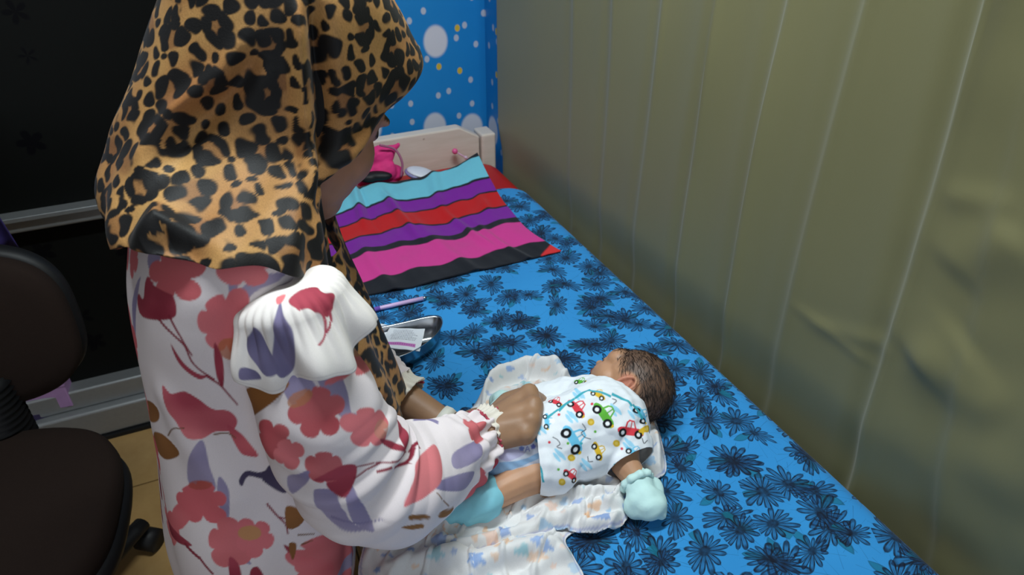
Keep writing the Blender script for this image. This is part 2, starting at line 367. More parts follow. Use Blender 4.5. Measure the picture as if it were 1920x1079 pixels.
# ------------------------------------------------------------------ olive curtain along the right side
def build_curtain():
    y0, y1, z0, z1 = -.75, 1.70, .30, 2.45; ny, nzz = 420, 330
    Y, Z = np.meshgrid(np.linspace(y0, y1, ny), np.linspace(z0, z1, nzz)); D = np.zeros_like(Y); P3 = np.stack([Y*0, Y, Z], -1).reshape(-1, 3)
    wob = .006*nz(P3, 1.1, 3, 2).reshape(Y.shape)
    for (xa, ya, xb, yb, amp) in ((1075, 60, 1068, 300, .5), (1150, 0, 1130, 330, .7), (1245, 0, 1190, 480, .8), (1358, 0, 1275, 540, 1.6), (1480, 60, 1362, 650, 1.5), (1642, 0, 1450, 720, .9), (1885, 0, 1685, 640, 2.2), (1915, 300, 1810, 760, .8)):
        a, b = Px(xa, ya, CURX), Px(xb, yb, CURX); yc = a[1]+(Z-a[2])*(b[1]-a[1])/(b[2]-a[2])+wob
        d = Y-yc; fade = .55+.45*sm(.2, .8, .5+.5*np.sin(Z*5+xa)); D -= 1.25*amp*fade*(.0042*np.exp(-(d/.0085)**2)+.0060*np.exp(-(d/.04)**2))
        D += amp*.005*np.exp(-((d-.02)/.018)**2)
    far = sm(.55, .1, Y); D += far*.010*nz(P3*np.array([1, 2.2, 3.0]), 1.3, 11, 3).reshape(Y.shape)
    for (xa, ya, xb, yb, w, amp) in ((1700, 640, 1900, 800, .03, .007), (1720, 700, 1830, 640, .04, .007), (1780, 520, 1920, 420, .03, .006), (1770, 360, 1920, 390, .014, .003), (1480, 560, 1650, 700, .008, .0018), (1500, 600, 1700, 660, .012, .0022)):
        a, b = Px(xa, ya, CURX)[1:], Px(xb, yb, CURX)[1:]; e = b-a; L = e@e; t = np.clip(((Y-a[0])*e[0]+(Z-a[1])*e[1])/L, 0, 1)
        dd = np.hypot(Y-a[0]-t*e[0], Z-a[1]-t*e[1]); D -= amp*np.exp(-(dd/w)**2)*sm(0, .25, t)*sm(1, .75, t)
    D += .005*nz(P3*np.array([1, 1, .18]), 1.9, 21, 3).reshape(Y.shape)
    tuck = sm(B+.10, B-.02, Z)*.012
    X = CURX+.004+np.clip(D, -.03, .02)+tuck; X = np.minimum(X, WALLX-.004)
    V = np.stack([X, Y, Z], -1).reshape(-1, 3); o = obj('curtain', mesh_np('curtain', V, grid_faces(nzz, ny)), None)
    n = NT('olive_satin_cloth'); oo = n.obj(); f = n.noise(n.VM('MULTIPLY', oo, (900, 900, 250)), 1, 2); big = n.noise(oo, 2.2, 4)
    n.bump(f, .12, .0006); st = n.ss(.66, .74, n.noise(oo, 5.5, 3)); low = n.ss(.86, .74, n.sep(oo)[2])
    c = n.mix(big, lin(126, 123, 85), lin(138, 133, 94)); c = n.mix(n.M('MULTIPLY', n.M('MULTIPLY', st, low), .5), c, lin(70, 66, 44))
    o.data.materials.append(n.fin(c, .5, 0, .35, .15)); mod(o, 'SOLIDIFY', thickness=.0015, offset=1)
    tag(o, 'olive green satin curtain hanging along the whole right side of the bed', 'curtain')
build_curtain()

# ------------------------------------------------------------------ bed: frame, headboard, mattress, sheet
BX0, BX1, BY0, BY1 = .072, .701, -.55, 1.69
M_wood = NT('white_painted_wood'); _o = M_wood.obj(); _f = M_wood.noise(M_wood.VM('MULTIPLY', _o, (4, 4, 40)), 3, 4); _k = M_wood.ss(.72, .78, M_wood.noise(_o, 34, 2)); M_wood.bump(_f, .2, .002)
M_wood = M_wood.fin(M_wood.mix(_k, M_wood.mix(_f, lin(206, 190, 176), lin(226, 214, 204)), lin(120, 92, 74)), .6)
M_red = plain('red_vinyl', lin(176, 26, 26), .45, var=.06)
bed = empty('bed', (.38, .6, 0)); tag(bed, 'wooden bed with a white painted plank headboard against the blue wall', 'bed')
hy = 1.705
pts = [Py(560, 292, hy), Py(735, 262, hy), Py(862, 240, hy), Py(899, 256, hy)]
xs = [p[0] for p in pts]; zs = [p[2] for p in pts]
out = [(BX0+.01, zs[2]-.004), (xs[2], zs[2]), (xs[3], zs[3]), (xs[3], .35), (BX0+.01, .35)]
V = [(x, hy+d, z) for d in (0, .035) for x, z in out]; k = len(out); F = [tuple(range(k))[::-1][::-1], tuple(range(k, 2*k))[::-1]]+[(i, i+k, (i+1) % k+k, (i+1) % k) for i in range(k)]
o = obj('headboard', mesh_np('headboard', V, F, smooth=False), M_wood, bed); mod(o, 'BEVEL', width=.004, segments=2)
pa, pb = Py(902, 252, hy), Py(937, 247, hy)
boxobj('post', pa[0], min(pb[0], CURX-.004), hy-.005, hy+.06, 0, pb[2], M_wood, bed, .006)
boxobj('post', BX0-.045, BX0+.005, hy-.005, hy+.06, 0, pb[2], M_wood, bed, .006)
for x in (BX0, BX1-.05): boxobj('leg', x, x+.05, BY0, BY0+.05, 0, .5, M_wood, bed, .004)
for x in (BX0, BX1-.03): boxobj('side_rail', x, x+.03, BY0+.05, hy-.005, .42, .545, M_wood, bed, .004)
boxobj('base_board', BX0+.03, BX1-.03, BY0+.02, hy-.02, .525, .545, M_wood, bed)
boxobj('foot_rail', BX0+.05, BX1-.05, BY0, BY0+.03, .42, .545, M_wood, bed, .004)
def pad(name, x0, x1, y0, y1, z0, z1, r, mat, nx=30, ny=90, lump=.0, wy0=0.0):
    """cushion-like slab with rounded rim"""
    n = 40; prof = [(0, z0)]+[(-r+r*math.cos(a)+0, z1-r+r*math.sin(a)) for a in np.linspace(0, math.pi/2, 8)]
    U, Vv = np.meshgrid(np.linspace(0, 1, nx), np.linspace(0, 1, ny)); ring = []
    per = [(x, y0) for x in np.linspace(x0, x1, nx)]+[(x1, y) for y in np.linspace(y0, y1, ny)][1:]+[(x, y1) for x in np.linspace(x1, x0, nx)][1:]+[(x0, y) for y in np.linspace(y1, y0, ny)][1:-1]
    per = np.array(per); cx, cy = (x0+x1)/2, (y0+y1)/2; rows = []
    def ins(d, rc=.05):
        q = per.copy(); hx, hy_ = (x1-x0)/2-d, (y1-y0)/2-d; q = (per-[cx, cy])/[(x1-x0)/2, (y1-y0)/2]*[hx, hy_]
        for k_ in range(len(q)):
            ex, ey = abs(q[k_, 0])-(hx-rc), abs(q[k_, 1])-(hy_-rc)
            if ex > 0 and ey > 0:
                L = max(math.hypot(ex, ey), 1e-9); s1 = rc/L if L > rc else 1; q[k_] = np.sign(q[k_])*[hx-rc+ex*s1, hy_-rc+ey*s1]
        return q+[cx, cy]
    for d, z in prof: q = ins(-d); rows.append(np.c_[q, np.full(len(q), z)])
    for d in (.03, .06, .1, .15, .2, .25):
        q = ins(r+d); rows.append(np.c_[q, np.full(len(q), z1)])
    G = np.array(rows); G[..., 2] += lump*nz(G.reshape(-1, 3)*[1, 1, .2], 2.5, 4, 2).reshape(G.shape[:2])*sm(z0+.02, z1, G[..., 2]); m = len(per)
    F = [tuple(f) for f in grid_faces(len(G), m, True)]; V = G.reshape(-1, 3); b0 = (len(G)-1)*m; cx_ = np.clip(G[-1][:, 1], y0+.33, y1-.33); V = np.r_[V, np.c_[np.full(m, cx), cx_, np.full(m, z1)]]
    F += [(b0+j, b0+(j+1) % m, b0+m+(j+1) % m, b0+m+j) for j in range(m)]; F.append(tuple(range(m))[::-1])
    me = mesh_np(name, V, F); return obj(name, me, mat)
mt = pad('mattress', BX0+.004, BX1-.006, BY0+.01, hy-.006, .545, B-.006, .03, M_red)
tag(mt, 'red vinyl mattress showing at the head end past the sheet', 'mattress')
def mat_sheet():
    n = NT('blue_daisy_sheet'); o = n.obj(); base = n.mix(n.noise(o, 7, 3), lin(44, 134, 200), lin(56, 150, 216))
    wv = n.noise(o, 1100, 1); n.bump(wv, .15, .0006)
    warp = n.VM('MULTIPLY', n.VM('SUBTRACT', n.n('ShaderNodeTexNoise').outputs[1], (.5, .5, .5)), (.0, .0, 0))
    col = base
    def layer(col, sc, off, drop, R, npet, seed):
        w = n.VM('MULTIPLY', n.VM('ADD', o, off), (sc, sc, 0)); x = n.n('ShaderNodeTexVoronoi', voronoi_dimensions='2D'); n.put(x.inputs['Vector'], w); x.inputs['Scale'].default_value = 1; x.inputs['Randomness'].default_value = .72
        d = n.VM('SUBTRACT', w, x.outputs['Position']); rc = n.sep(x.outputs['Color']); D = n.sep(d)
        ang = n.M('MULTIPLY', rc[0], 6.283); ca, sa = n.M('COSINE', ang), n.M('SINE', ang)
        X = n.M('SUBTRACT', n.M('MULTIPLY', D[0], ca), n.M('MULTIPLY', D[1], sa)); Y = n.M('ADD', n.M('MULTIPLY', D[0], sa), n.M('MULTIPLY', D[1], ca))
        sq = n.M('MULTIPLY_ADD', rc[1], .8, 1.0); Y2 = n.M('MULTIPLY', Y, sq); sh = n.M('SUBTRACT', X, n.M('MULTIPLY', rc[2], .06))
        r = n.M('SQRT', n.M('ADD', n.M('MULTIPLY', sh, sh), n.M('MULTIPLY', Y2, Y2))); th = n.M('ARCTAN2', Y2, sh)
        size = n.M('MULTIPLY_ADD', rc[2], .35, .72); rr = n.M('DIVIDE', r, n.M('MULTIPLY', size, R))      # 1 at the rim
        tt = n.M('MULTIPLY_ADD', th, npet/6.2832, 20.0); idx = n.M('FLOOR', tt); fr = n.M('SUBTRACT', tt, idx)
        wn = n.n('ShaderNodeTexWhiteNoise', noise_dimensions='2D'); cc = n.n('ShaderNodeCombineXYZ'); n.put(cc.inputs[0], idx); n.put(cc.inputs[1], n.M('MULTIPLY', rc[0], 77.7)); n.put(wn.inputs['Vector'], cc.outputs[0])
        ln = n.M('MULTIPLY_ADD', wn.outputs[0], .42, .62); q = n.M('DIVIDE', rr, ln)                       # 1 at this petal's tip
        lean = n.M('MULTIPLY', n.M('SUBTRACT', n.sep(wn.outputs[1])[1], .5), .35)
        a = n.M('MULTIPLY', n.M('ABSOLUTE', n.M('SUBTRACT', n.M('ADD', fr, n.M('MULTIPLY', lean, q)), .5)), 2)
        prof = n.M('MULTIPLY', n.M('SQRT', n.M('MAXIMUM', n.M('SUBTRACT', 1, n.M('MULTIPLY', q, q)), 0)), .86)  # petal half width
        edge = n.M('SUBTRACT', a, prof); inside = n.ss(.06, -.06, edge)
        line = n.M('MULTIPLY', n.ss(.30, .08, n.M('ABSOLUTE', n.M('MULTIPLY', edge, n.M('MULTIPLY_ADD', q, .8, .3)))), n.ss(1.08, .98, q))
        tip = n.M('MULTIPLY', n.ss(.66, .92, q), inside); mid = n.M('MULTIPLY', n.ss(.34, .06, a), n.ss(.8, .3, q))
        core = n.ss(.30, .17, rr); ink = n.M('MAXIMUM', n.M('MAXIMUM', line, n.M('MULTIPLY', tip, n.M('MULTIPLY_ADD', n.sep(wn.outputs[1])[2], .6, .4))), n.M('MAXIMUM', n.M('MULTIPLY', mid, .7), core))
        live = n.M('GREATER_THAN', n.sep(x.outputs['Color'])[1], drop)
        # teal leaf beside the flower
        lx = n.M('SUBTRACT', n.M('MULTIPLY', D[0], sa), n.M('MULTIPLY', D[1], ca)); ly = n.M('ADD', n.M('MULTIPLY', D[0], ca), n.M('MULTIPLY', D[1], sa))
        lu = n.M('MULTIPLY', n.M('SUBTRACT', lx, .34), 4.2); lf = n.M('SUBTRACT', n.M('ABSOLUTE', n.M('SUBTRACT', ly, n.M('MULTIPLY', lx, .35))), n.M('MULTIPLY', n.M('SUBTRACT', 1, n.M('MULTIPLY', lu, lu)), .105))
        col = n.mix(n.M('MULTIPLY', n.M('MULTIPLY', n.ss(.02, -.02, lf), live), .75), col, lin(12, 104, 128))
        vein = n.M('MULTIPLY', n.M('MULTIPLY', n.ss(.025, .005, n.M('ABSOLUTE', lf)), live), .5); col = n.mix(vein, col, lin(14, 66, 92))
        col = n.mix(n.M('MULTIPLY', n.M('MULTIPLY', inside, live), .45), col, lin(22, 70, 120))
        ink = n.M('MULTIPLY', n.M('MULTIPLY', ink, live), n.M('MULTIPLY_ADD', n.noise(o, 130, 2), .7, .5), clamp=True)
        return n.mix(ink, col, lin(14, 20, 34))
    col = layer(col, 15.0, (.031, .012, 0), .40, .74, 12, 1)
    col = layer(col, 16.5, (.3, .47, 0), .06, .74, 14, 2)
    return n.fin(col, .9, 0, .2, .1)
M_sheet = mat_sheet()
SY1 = Pz(960, 341, B)[1]
sh = pad('bed_sheet', BX0, BX1, BY0, SY1, .60, B, .034, M_sheet, nx=40, ny=120)
tag(sh, 'bright blue bed sheet printed with black daisies stretched over the mattress', 'sheet')

# ------------------------------------------------------------------ office chair by the door
M_seat = plain('brown_chair_fabric', lin(32, 21, 16), .9, var=.2, scale=300, bump=.3, spec=.2)
def build_chair():
    cx, cy = -.53, 1.10; ch = empty('office_chair', (cx, cy, 0)); tag(ch, 'dark brown fabric office chair on a black swivel base behind the woman', 'chair')
    def cushion(name, c, ax, rx, ry, th, e, mat, crown):
        m, k = 72, 14; a = np.linspace(0, 2*math.pi, m, endpoint=False); rows = []
        ring = np.c_[np.sign(np.cos(a))*np.abs(np.cos(a))**e*rx, np.sign(np.sin(a))*np.abs(np.sin(a))**e*ry]
        for s, h in [(.2, -th/2), (.9, -th/2), (.98, -th*.35), (1, 0), (.985, th*.3), (.94, th*.46), (.8, th*.5+crown*.3), (.5, th*.5+crown*.8), (.2, th*.5+crown), (.02, th*.5+crown)]:
            rows.append(np.c_[ring*s, np.full(m, h)])
        V = np.concatenate(rows)@np.array(ax)+np.array(c); F = [tuple(f) for f in grid_faces(len(rows), m, True)]; F += [tuple(range(m))[::-1], tuple(range((len(rows)-1)*m, len(rows)*m))]
        return obj(name, mesh_np(name, V, F), mat, ch)
    X, Y, Z = np.eye(3); t = math.radians(-6)
    sx = X*math.cos(t)+Y*math.sin(t); sy = -X*math.sin(t)+Y*math.cos(t)
    cushion('seat', (cx, cy-.03, .455), [sx, sy, Z], .235, .225, .07, .72, M_seat, .012)
    cushion('seat_shell', (cx, cy-.03, .415), [sx, sy, Z], .24, .23, .05, .72, M_black, 0)
    by = 1.36; tl = math.radians(8); up = np.array([0, math.sin(tl), math.cos(tl)]); nn = np.array([0, -math.cos(tl), math.sin(tl)])
    cushion('backrest', (cx, by, .672), [sx, up, nn], .21, .155, .06, .68, M_seat, .015)
    cushion('backrest_shell', (cx, by+.03, .672), [sx, up, nn], .217, .162, .05, .68, M_black, 0)
    zz = np.linspace(.40, .60, 45); prof = [(.045+.007*math.cos(i*math.pi/1.5), z) for i, z in enumerate(zz)]
    V, F = lathe_vf(prof, 28, (cx+.03, by-.055, 0)); obj('bellows', mesh_np('bellows', V, F), M_black, ch)
    V, F = tube_vf([(cx, cy, .40), (cx, cy+.16, .37), (cx, by+.03, .42), (cx, by+.045, .6)], [.02, .02, .02, .02], 12, 20); obj('back_bracket', mesh_np('back_bracket', V, F), M_black, ch)
    V, F = lathe_vf([(.03, .07), (.032, .2), (.024, .2), (.024, .4)], 20, (cx, cy, 0)); obj('gas_column', mesh_np('gas_column', V, F), M_black, ch)
    g = Pz(268, 985, .08); a0 = math.atan2(g[1]-cy, g[0]-cx); rl = math.hypot(g[0]-cx, g[1]-cy)
    for k in range(5):
        a = a0+k*2*math.pi/5; d = np.array([math.cos(a), math.sin(a), 0]); p0 = np.array([cx, cy, .105])
        V, F = tube_vf([p0, p0+d*rl*.5+[0, 0, -.004], p0+d*rl+[0, 0, -.02]], [(.026, .02), (.024, .018), (.02, .016)], 12, 10); l = obj('leg', mesh_np('leg', V, F), M_black, ch)
        e = p0+d*rl; w = np.cross(d, [0, 0, 1.0])
        V, F = tube_vf([e-w*.022+[0, 0, -.077], e+w*.022+[0, 0, -.077]], [.028, .028], 20, 2); obj('caster', mesh_np('caster', V, F), M_black, l)
build_chair()
# things on the floor between chair and door
def carton(name, c, sx, sy, sz, rz, mat, label, cat):
    V, F = box(-sx/2, sx/2, -sy/2, sy/2, 0, sz); c_, s_ = math.cos(rz), math.sin(rz); V = [(x*c_-y*s_+c[0], x*s_+y*c_+c[1], z+c[2]) for x, y, z in V]
    r = empty(name, c); o = obj('carton_body', mesh_np(name, V, F, smooth=False), mat, r); mod(o, 'BEVEL', width=.003, segments=2)
    V, F = box(-sx/2-.002, sx/2+.002, -sy/2-.002, sy/2+.002, sz*.72, sz+.002); V = [(x*c_-y*s_+c[0], x*s_+y*c_+c[1], z+c[2]) for x, y, z in V]
    o = obj('lid', mesh_np('lid', V, F, smooth=False), mat, r); mod(o, 'BEVEL', width=.002, segments=2); tag(r, label, cat)
c = Pz(128, 790, 0); carton('storage_box', (c[0]-.03, c[1]-.03, 0), .17, .13, .12, .15, plain('dark_purple_card', lin(46, 36, 72), .7), 'dark purple box on the floor behind the office chair', 'box')
carton('gift_box', (c[0]-.03, c[1]-.03, .122), .19, .12, .10, -.12, plain('lilac_card', lin(168, 130, 178), .6), 'lilac box on top of the dark purple box', 'box')
def build_bag():
    c = Pz(5, 800, .12)+np.array([-.12, 0, 0]); V, F = blob([ellipsoid((c[0], c[1], .075), (.085, .07, .075)), ellipsoid((c[0]+.02, c[1], .13), (.05, .04, .07))], .008, 4)
    N = fnormals(V, F); V = V+N*(nz(V, 22, 3, 3)*.008)[:, None]; V[:, 2] = np.maximum(V[:, 2], .001)
    o = obj('plastic_bag', mesh_np('plastic_bag', V, F), plain('pale_plastic', lin(150, 158, 168), .3)); tag(o, 'crumpled pale plastic bag on the floor at the left edge', 'bag')
build_bag()
def build_drape():
    a = Py(40, 480, 1.70); ys = np.linspace(0, 1, 120); zs_ = np.linspace(.66, 2.1, 60); U, Z = np.meshgrid(ys, zs_); x1 = a[0]-(Z-a[2])*.12
    X = x1-.55*(1-U); Yy = 1.72+.018*np.sin(U*40+Z*1.3)+.01*np.sin(U*17); V = np.stack([X, Yy, Z], -1).reshape(-1, 3)
    o = obj('purple_drape', mesh_np('purple_drape', V, grid_faces(60, 120)), plain('purple_cloth', lin(52, 40, 104), .8, var=.1)); mod(o, 'SOLIDIFY', thickness=.002)
    tag(o, 'dark purple drape hanging beside the glass door', 'curtain')
build_drape()
# ------------------------------------------------------------------ striped towel on the bed
def build_towel():
    nu, nv = 300, 220; u = np.linspace(0, 1, nu); v = np.linspace(0, 1, nv)
    def edge(pts, zs_, t):
        P3 = np.array([Pz(x, y, B+z) for (x, y), z in zip(pts, zs_)]); d = np.r_[0, np.cumsum(np.linalg.norm(np.diff(P3, axis=0), axis=1))]; d /= d[-1]; return crom(np.c_[d, P3], t)
    far = edge([(530, 402), (600, 378), (670, 354), (770, 338), (835, 322), (895, 290)], [.01, .015, .022, .026, .035, .060], u)
    near = edge([(560, 592), (655, 560), (760, 541), (860, 516), (950, 496), (1052, 470)], [.004]*5+[.006], u)
    lft = edge([(530, 402), (540, 460), (560, 592)], [.01, .006, .004], v); rgt = edge([(895, 290), (922, 342), (955, 392), (1000, 440), (1052, 470)], [.060, .030, .014, .008, .006], v)
    U, Vv = np.meshgrid(u, v); U3, V3 = U[..., None], Vv[..., None]
    G = (1-V3)*far[None]+V3*near[None]+(1-U3)*lft[:, None]+U3*rgt[:, None]-((1-U3)*(1-V3)*far[0]+U3*(1-V3)*far[-1]+(1-U3)*V3*near[0]+U3*V3*near[-1])
    P3 = np.stack([U, Vv, U*0], -1).reshape(-1, 3); W = np.zeros_like(U)
    for (uc, sl, w, a, v0, v1) in ((.34, -.05, .022, .012, -.3, .42), (.40, .05, .012, -.006, -.3, .5), (.52, .12, .02, .010, 0, .7), (.56, .15, .03, .006, .3, 1.3), (.70, -.1, .03, .010, -.2, .45), (.72, .2, .02, .008, .35, .9), (.80, .1, .018, .006, .5, 1.2), (.28, .1, .03, .007, .5, 1.1), (.90, 0, .025, .008, .25, .6)):
        W += a*np.exp(-((U-uc-sl*(Vv-.4))/w)**2)*sm(v0-.05, v0+.2, Vv)*sm(v1+.05, v1-.2, Vv)
    W += .003*nz(P3*[2.5, 1.2, 1], 1.6, 9, 3).reshape(U.shape)+.004*np.maximum(0, np.sin(U*23+2*np.sin(Vv*5)))*sm(.0, .15, Vv)*sm(1, .8, Vv)*.6
    G[..., 2] += np.maximum(W, -.003)+.002; G[..., 2] = np.maximum(G[..., 2], B+.0035)
    # stripes, far edge to near edge
    blk, cy, pu, rd, pk = lin(24, 26, 34), lin(110, 190, 210), lin(122, 30, 150), lin(190, 22, 26), lin(206, 58, 142)
    def vv(y): a, b, c = Pz(640, 366, B)[1], Pz(640, 562, B)[1], Pz(640, y, B)[1]; return (a-c)/(a-b)
    st = [(-1, blk), (vv(368.5), cy), (vv(396), blk), (vv(399), pu), (vv(418), blk), (vv(420.5), rd), (vv(446), blk), (vv(449), pu), (vv(473), blk), (vv(483.5), pk), (vv(532), blk)]
    wv = Vv+.012*np.sin(U*17)+.006*np.sin(U*41+1)+.03*(U-.2)*sm(.75, 1, Vv)*0; C = np.tile(blk, (nv, nu, 1)); e = .003
    for k, (a, c) in enumerate(st): m = sm(a-e, a+e, wv)[..., None]; C = C*(1-m)+c*m
    m = (sm(-.004, .004, Vv-(1-.07*(U-.91)/.09))*sm(.91, .92, U))[..., None]; C = C*(1-m)+lin(214, 44, 48)*m
    o = obj('striped_towel', mesh_np('striped_towel', G.reshape(-1, 3), grid_faces(nv, nu), col=C.reshape(-1, 3)), cloth_print('towel_print', 500, .95, .35, .2)); mod(o, 'SOLIDIFY', thickness=.003, offset=1)
    tag(o, 'crumpled towel with pink, purple, red, pale blue and black stripes on the blue sheet', 'towel')
build_towel()

# ------------------------------------------------------------------ steel kidney dish, packets, pen
M_steel = plain('stainless_steel', lin(176, 180, 184), .24, 1.0, var=.06, scale=120)
def build_dish():
    zr = B+.040; a = Pz(833, 622, zr); b = Pz(690, 640, zr); D = (b-a)/np.linalg.norm(b-a); L, Wd = .122, .047; c0 = a+D*L; Nn = np.array([-D[1], D[0], 0]); Nn = Nn if Nn[1] > 0 else -Nn
    m = 96; t = np.linspace(0, 2*math.pi, m, endpoint=False)
    def ring(s, z):
        x = (L-(1-s)*.045)*np.sign(np.cos(t))*np.abs(np.cos(t))**.85; y = (Wd-(1-s)*.045)*np.sign(np.sin(t))*np.abs(np.sin(t))**.85; y = y+3.0*x*x-.012
        return c0+np.outer(x, D)+np.outer(y, Nn)+np.c_[np.zeros((m, 2)), np.full(m, z-zr)]
    rows = [ring(.45, B+.004), ring(.6, B+.0025), ring(.72, B+.006), ring(.86, B+.02), ring(.97, B+.0385), ring(1.03, zr+.001), ring(1.035, zr), ring(1.02, zr-.002), ring(.98, B+.036), ring(.885, B+.019), ring(.75, B+.0035), ring(.6, B+.001), ring(.45, B+.001)]
    G = np.array(rows); V = G.reshape(-1, 3); F = [tuple(f) for f in grid_faces(len(rows), m, True)]; F += [tuple(range(m)), tuple(range((len(rows)-1)*m, len(rows)*m))[::-1]]
    o = obj('kidney_dish', mesh_np('kidney_dish', V, F), M_steel); tag(o, 'stainless steel kidney dish holding white packets on the blue sheet', 'dish')
build_dish()
def packet(name, corners, zs_, label, seed, band):
    cs = [Pz(x, y, B+z) for (x, y), z in zip(corners, zs_)]; n = 70; u, v = np.meshgrid(np.linspace(0, 1, n), np.linspace(0, 1, n)); U, Vv = u[..., None], v[..., None]
    G = (1-Vv)*((1-U)*cs[0]+U*cs[1])+Vv*((1-U)*cs[3]+U*cs[2]); G[..., 2] += .004*np.sin(math.pi*u)*np.sin(math.pi*v)*.8+.0008*nz(G.reshape(-1, 3), 40, seed, 2).reshape(n, n)
    C = np.tile(lin(226, 228, 234), (n, n, 1)); r = np.random.RandomState(seed)
    for k in range(9):
        y0 = .14+k*.058; m = (np.abs(v-y0) < .014) & (u > .14+.05*r.rand()) & (u < .9-.25*r.rand()) & (np.sin(u*160+k*3) > -.55); C[m] = lin(150, 152, 162)
    if band: m = (v > .74) & (v < .88) & (u > .04) & (u < .86); C[m] = lin(196, 120, 184); m2 = m & (np.abs(v-.81) < .02) & (np.sin(u*110) > -.2); C[m2] = lin(164, 84, 156)
    o = obj(name, mesh_np(name, G.reshape(-1, 3), grid_faces(n, n), col=C.reshape(-1, 3)), cloth_print('packet_print_'+name, 700, .45, .05)); mod(o, 'SOLIDIFY', thickness=.0015, offset=-1); return tag(o, label, 'packet')
packet('paper_packet', [(676, 605), (736, 611), (716, 652), (668, 640)], [.030, .032, .022, .016], 'plain white paper packet at the inner end of the steel dish', 4, False)
packet('swab_packet', [(731, 616), (797, 619), (787, 660), (713, 651)], [.037, .036, .036, .035], 'white packet with a pink band lying in the steel dish', 5, True)
def build_pen():
    a, b = Pz(797, 559, B+.006), Pz(692, 583, B+.006); d = (b-a)/np.linalg.norm(b-a); p = empty('lilac_pen', a+d*.07)
    V, F = tube_vf([a+d*.004, a+d*.14], [.0042, .0042], 16, 3); obj('barrel', mesh_np('barrel', V, F), plain('lilac_plastic', lin(214, 182, 226), .35), p)
    V, F = tube_vf([a-d*.003, a+d*.004], [.0022, .0042], 16, 2); obj('end_cap', mesh_np('end_cap', V, F), M_steel, p)
    V, F = tube_vf([a+d*.088, a+d*.14+d*.012], [.0046, .0044], 16, 3); obj('grip', mesh_np('grip', V, F), plain('violet_plastic', lin(128, 96, 196), .3), p)
    tag(p, 'slim lilac pen lying on the sheet between towel and steel dish', 'pen')
build_pen()

# ------------------------------------------------------------------ small things at the head of the bed
M_pink = plain('pink_cloth', lin(216, 44, 120), .8, var=.15, scale=60, bump=.3, bdist=.004)
M_pinkp = plain('pink_plastic', lin(226, 90, 150), .35)
def build_pouch():
    y = Pz(715, 350, B)[1]+.005
    def Q(px, py, dy=0): return Py(px, py, y+dy)
    c = Q(708, 322); p = empty('pink_pouch', (c[0], y, B)); ax = [cR, np.array([0, 0, 1.0]), cFh]
    V, F = blob([ellipsoid(Q(712, 318), (.046, .034, .030), ax), ellipsoid(Q(690, 330), (.036, .028, .028), ax), ellipsoid(Q(735, 325), (.028, .024, .026), ax), *chain([Q(700, 292), Q(728, 288), Q(746, 272)], [.022, .02, .008]), ellipsoid(Q(712, 345), (.05, .02, .03), ax)], .004, 6)
    N = fnormals(V, F); V = V+N*(nz(V, 16, 6, 3)*.004)[:, None]; V[:, 2] = np.maximum(V[:, 2], B-.003); obj('pouch_body', mesh_np('pouch_body', V, F), M_pink, p)
    V, F = blob([ellipsoid(Q(708, 330, -.034), (.038, .012, .016), ax), ellipsoid(Q(690, 334, -.03), (.026, .012, .014), ax)], .003, 5); obj('dark_panel', mesh_np('dark_panel', V, F), M_black, p)
    V, F = tube_vf([Q(712, 272, -.02), Q(742, 282, -.02), Q(754, 305, -.03), Q(752, 332, -.035)], [.003]*4, 8, 24); obj('strap', mesh_np('strap', V, F), plain('mauve_cord', lin(160, 92, 122), .6), p)
    V, F = tube_vf([Q(664, 354, -.035), Q(667, 335, -.035)], [.007, .0075], 12, 4); obj('pull_tab', mesh_np('pull_tab', V, F), M_pinkp, p)
    tag(p, 'bright pink cloth pouch with a dark panel by the headboard', 'pouch')
build_pouch()
def build_case():
    c = Py(786, 327, 1.60); ax = [cR*.97+np.array([0, 0, -.24]), np.array([0, 0, 1.0]), cFh]; p = empty('flat_case', (c[0], c[1], B))
    V, F = ellipsoid(c, (.038, .012, .03), ax); obj('case_shell', mesh_np('case_shell', V, F), plain('lavender_plastic', lin(140, 136, 184), .4), p)
    V, F = ellipsoid(c+np.array([.004, -.004, .006]), (.037, .009, .028), ax); obj('case_lid', mesh_np('case_lid', V, F), plain('white_plastic', lin(214, 214, 224), .4), p)
    tag(p, 'flat rounded lavender and white case past the striped towel', 'case')
build_case()
def build_pin():
    a, b = Py(853, 284, 1.685), Py(886, 303, 1.66); p = empty('pink_pin', b)
    V, F = ellipsoid(a, (.008, .008, .008)); obj('pin_head', mesh_np('pin_head', V, F), M_pinkp, p)
    V, F = tube_vf([a, b], [.0022, .0022], 8, 3); obj('pin_stem', mesh_np('pin_stem', V, F), plain('pale_pink_plastic', lin(206, 160, 190), .4), p)
    V, F = ellipsoid(a+(b-a)*.62, (.005, .005, .005)); obj('collar', mesh_np('collar', V, F), plain('pearl', lin(214, 186, 208), .3), p)
    tag(p, 'small pink ball-headed stick leaning on the headboard', 'stick')
build_pin()

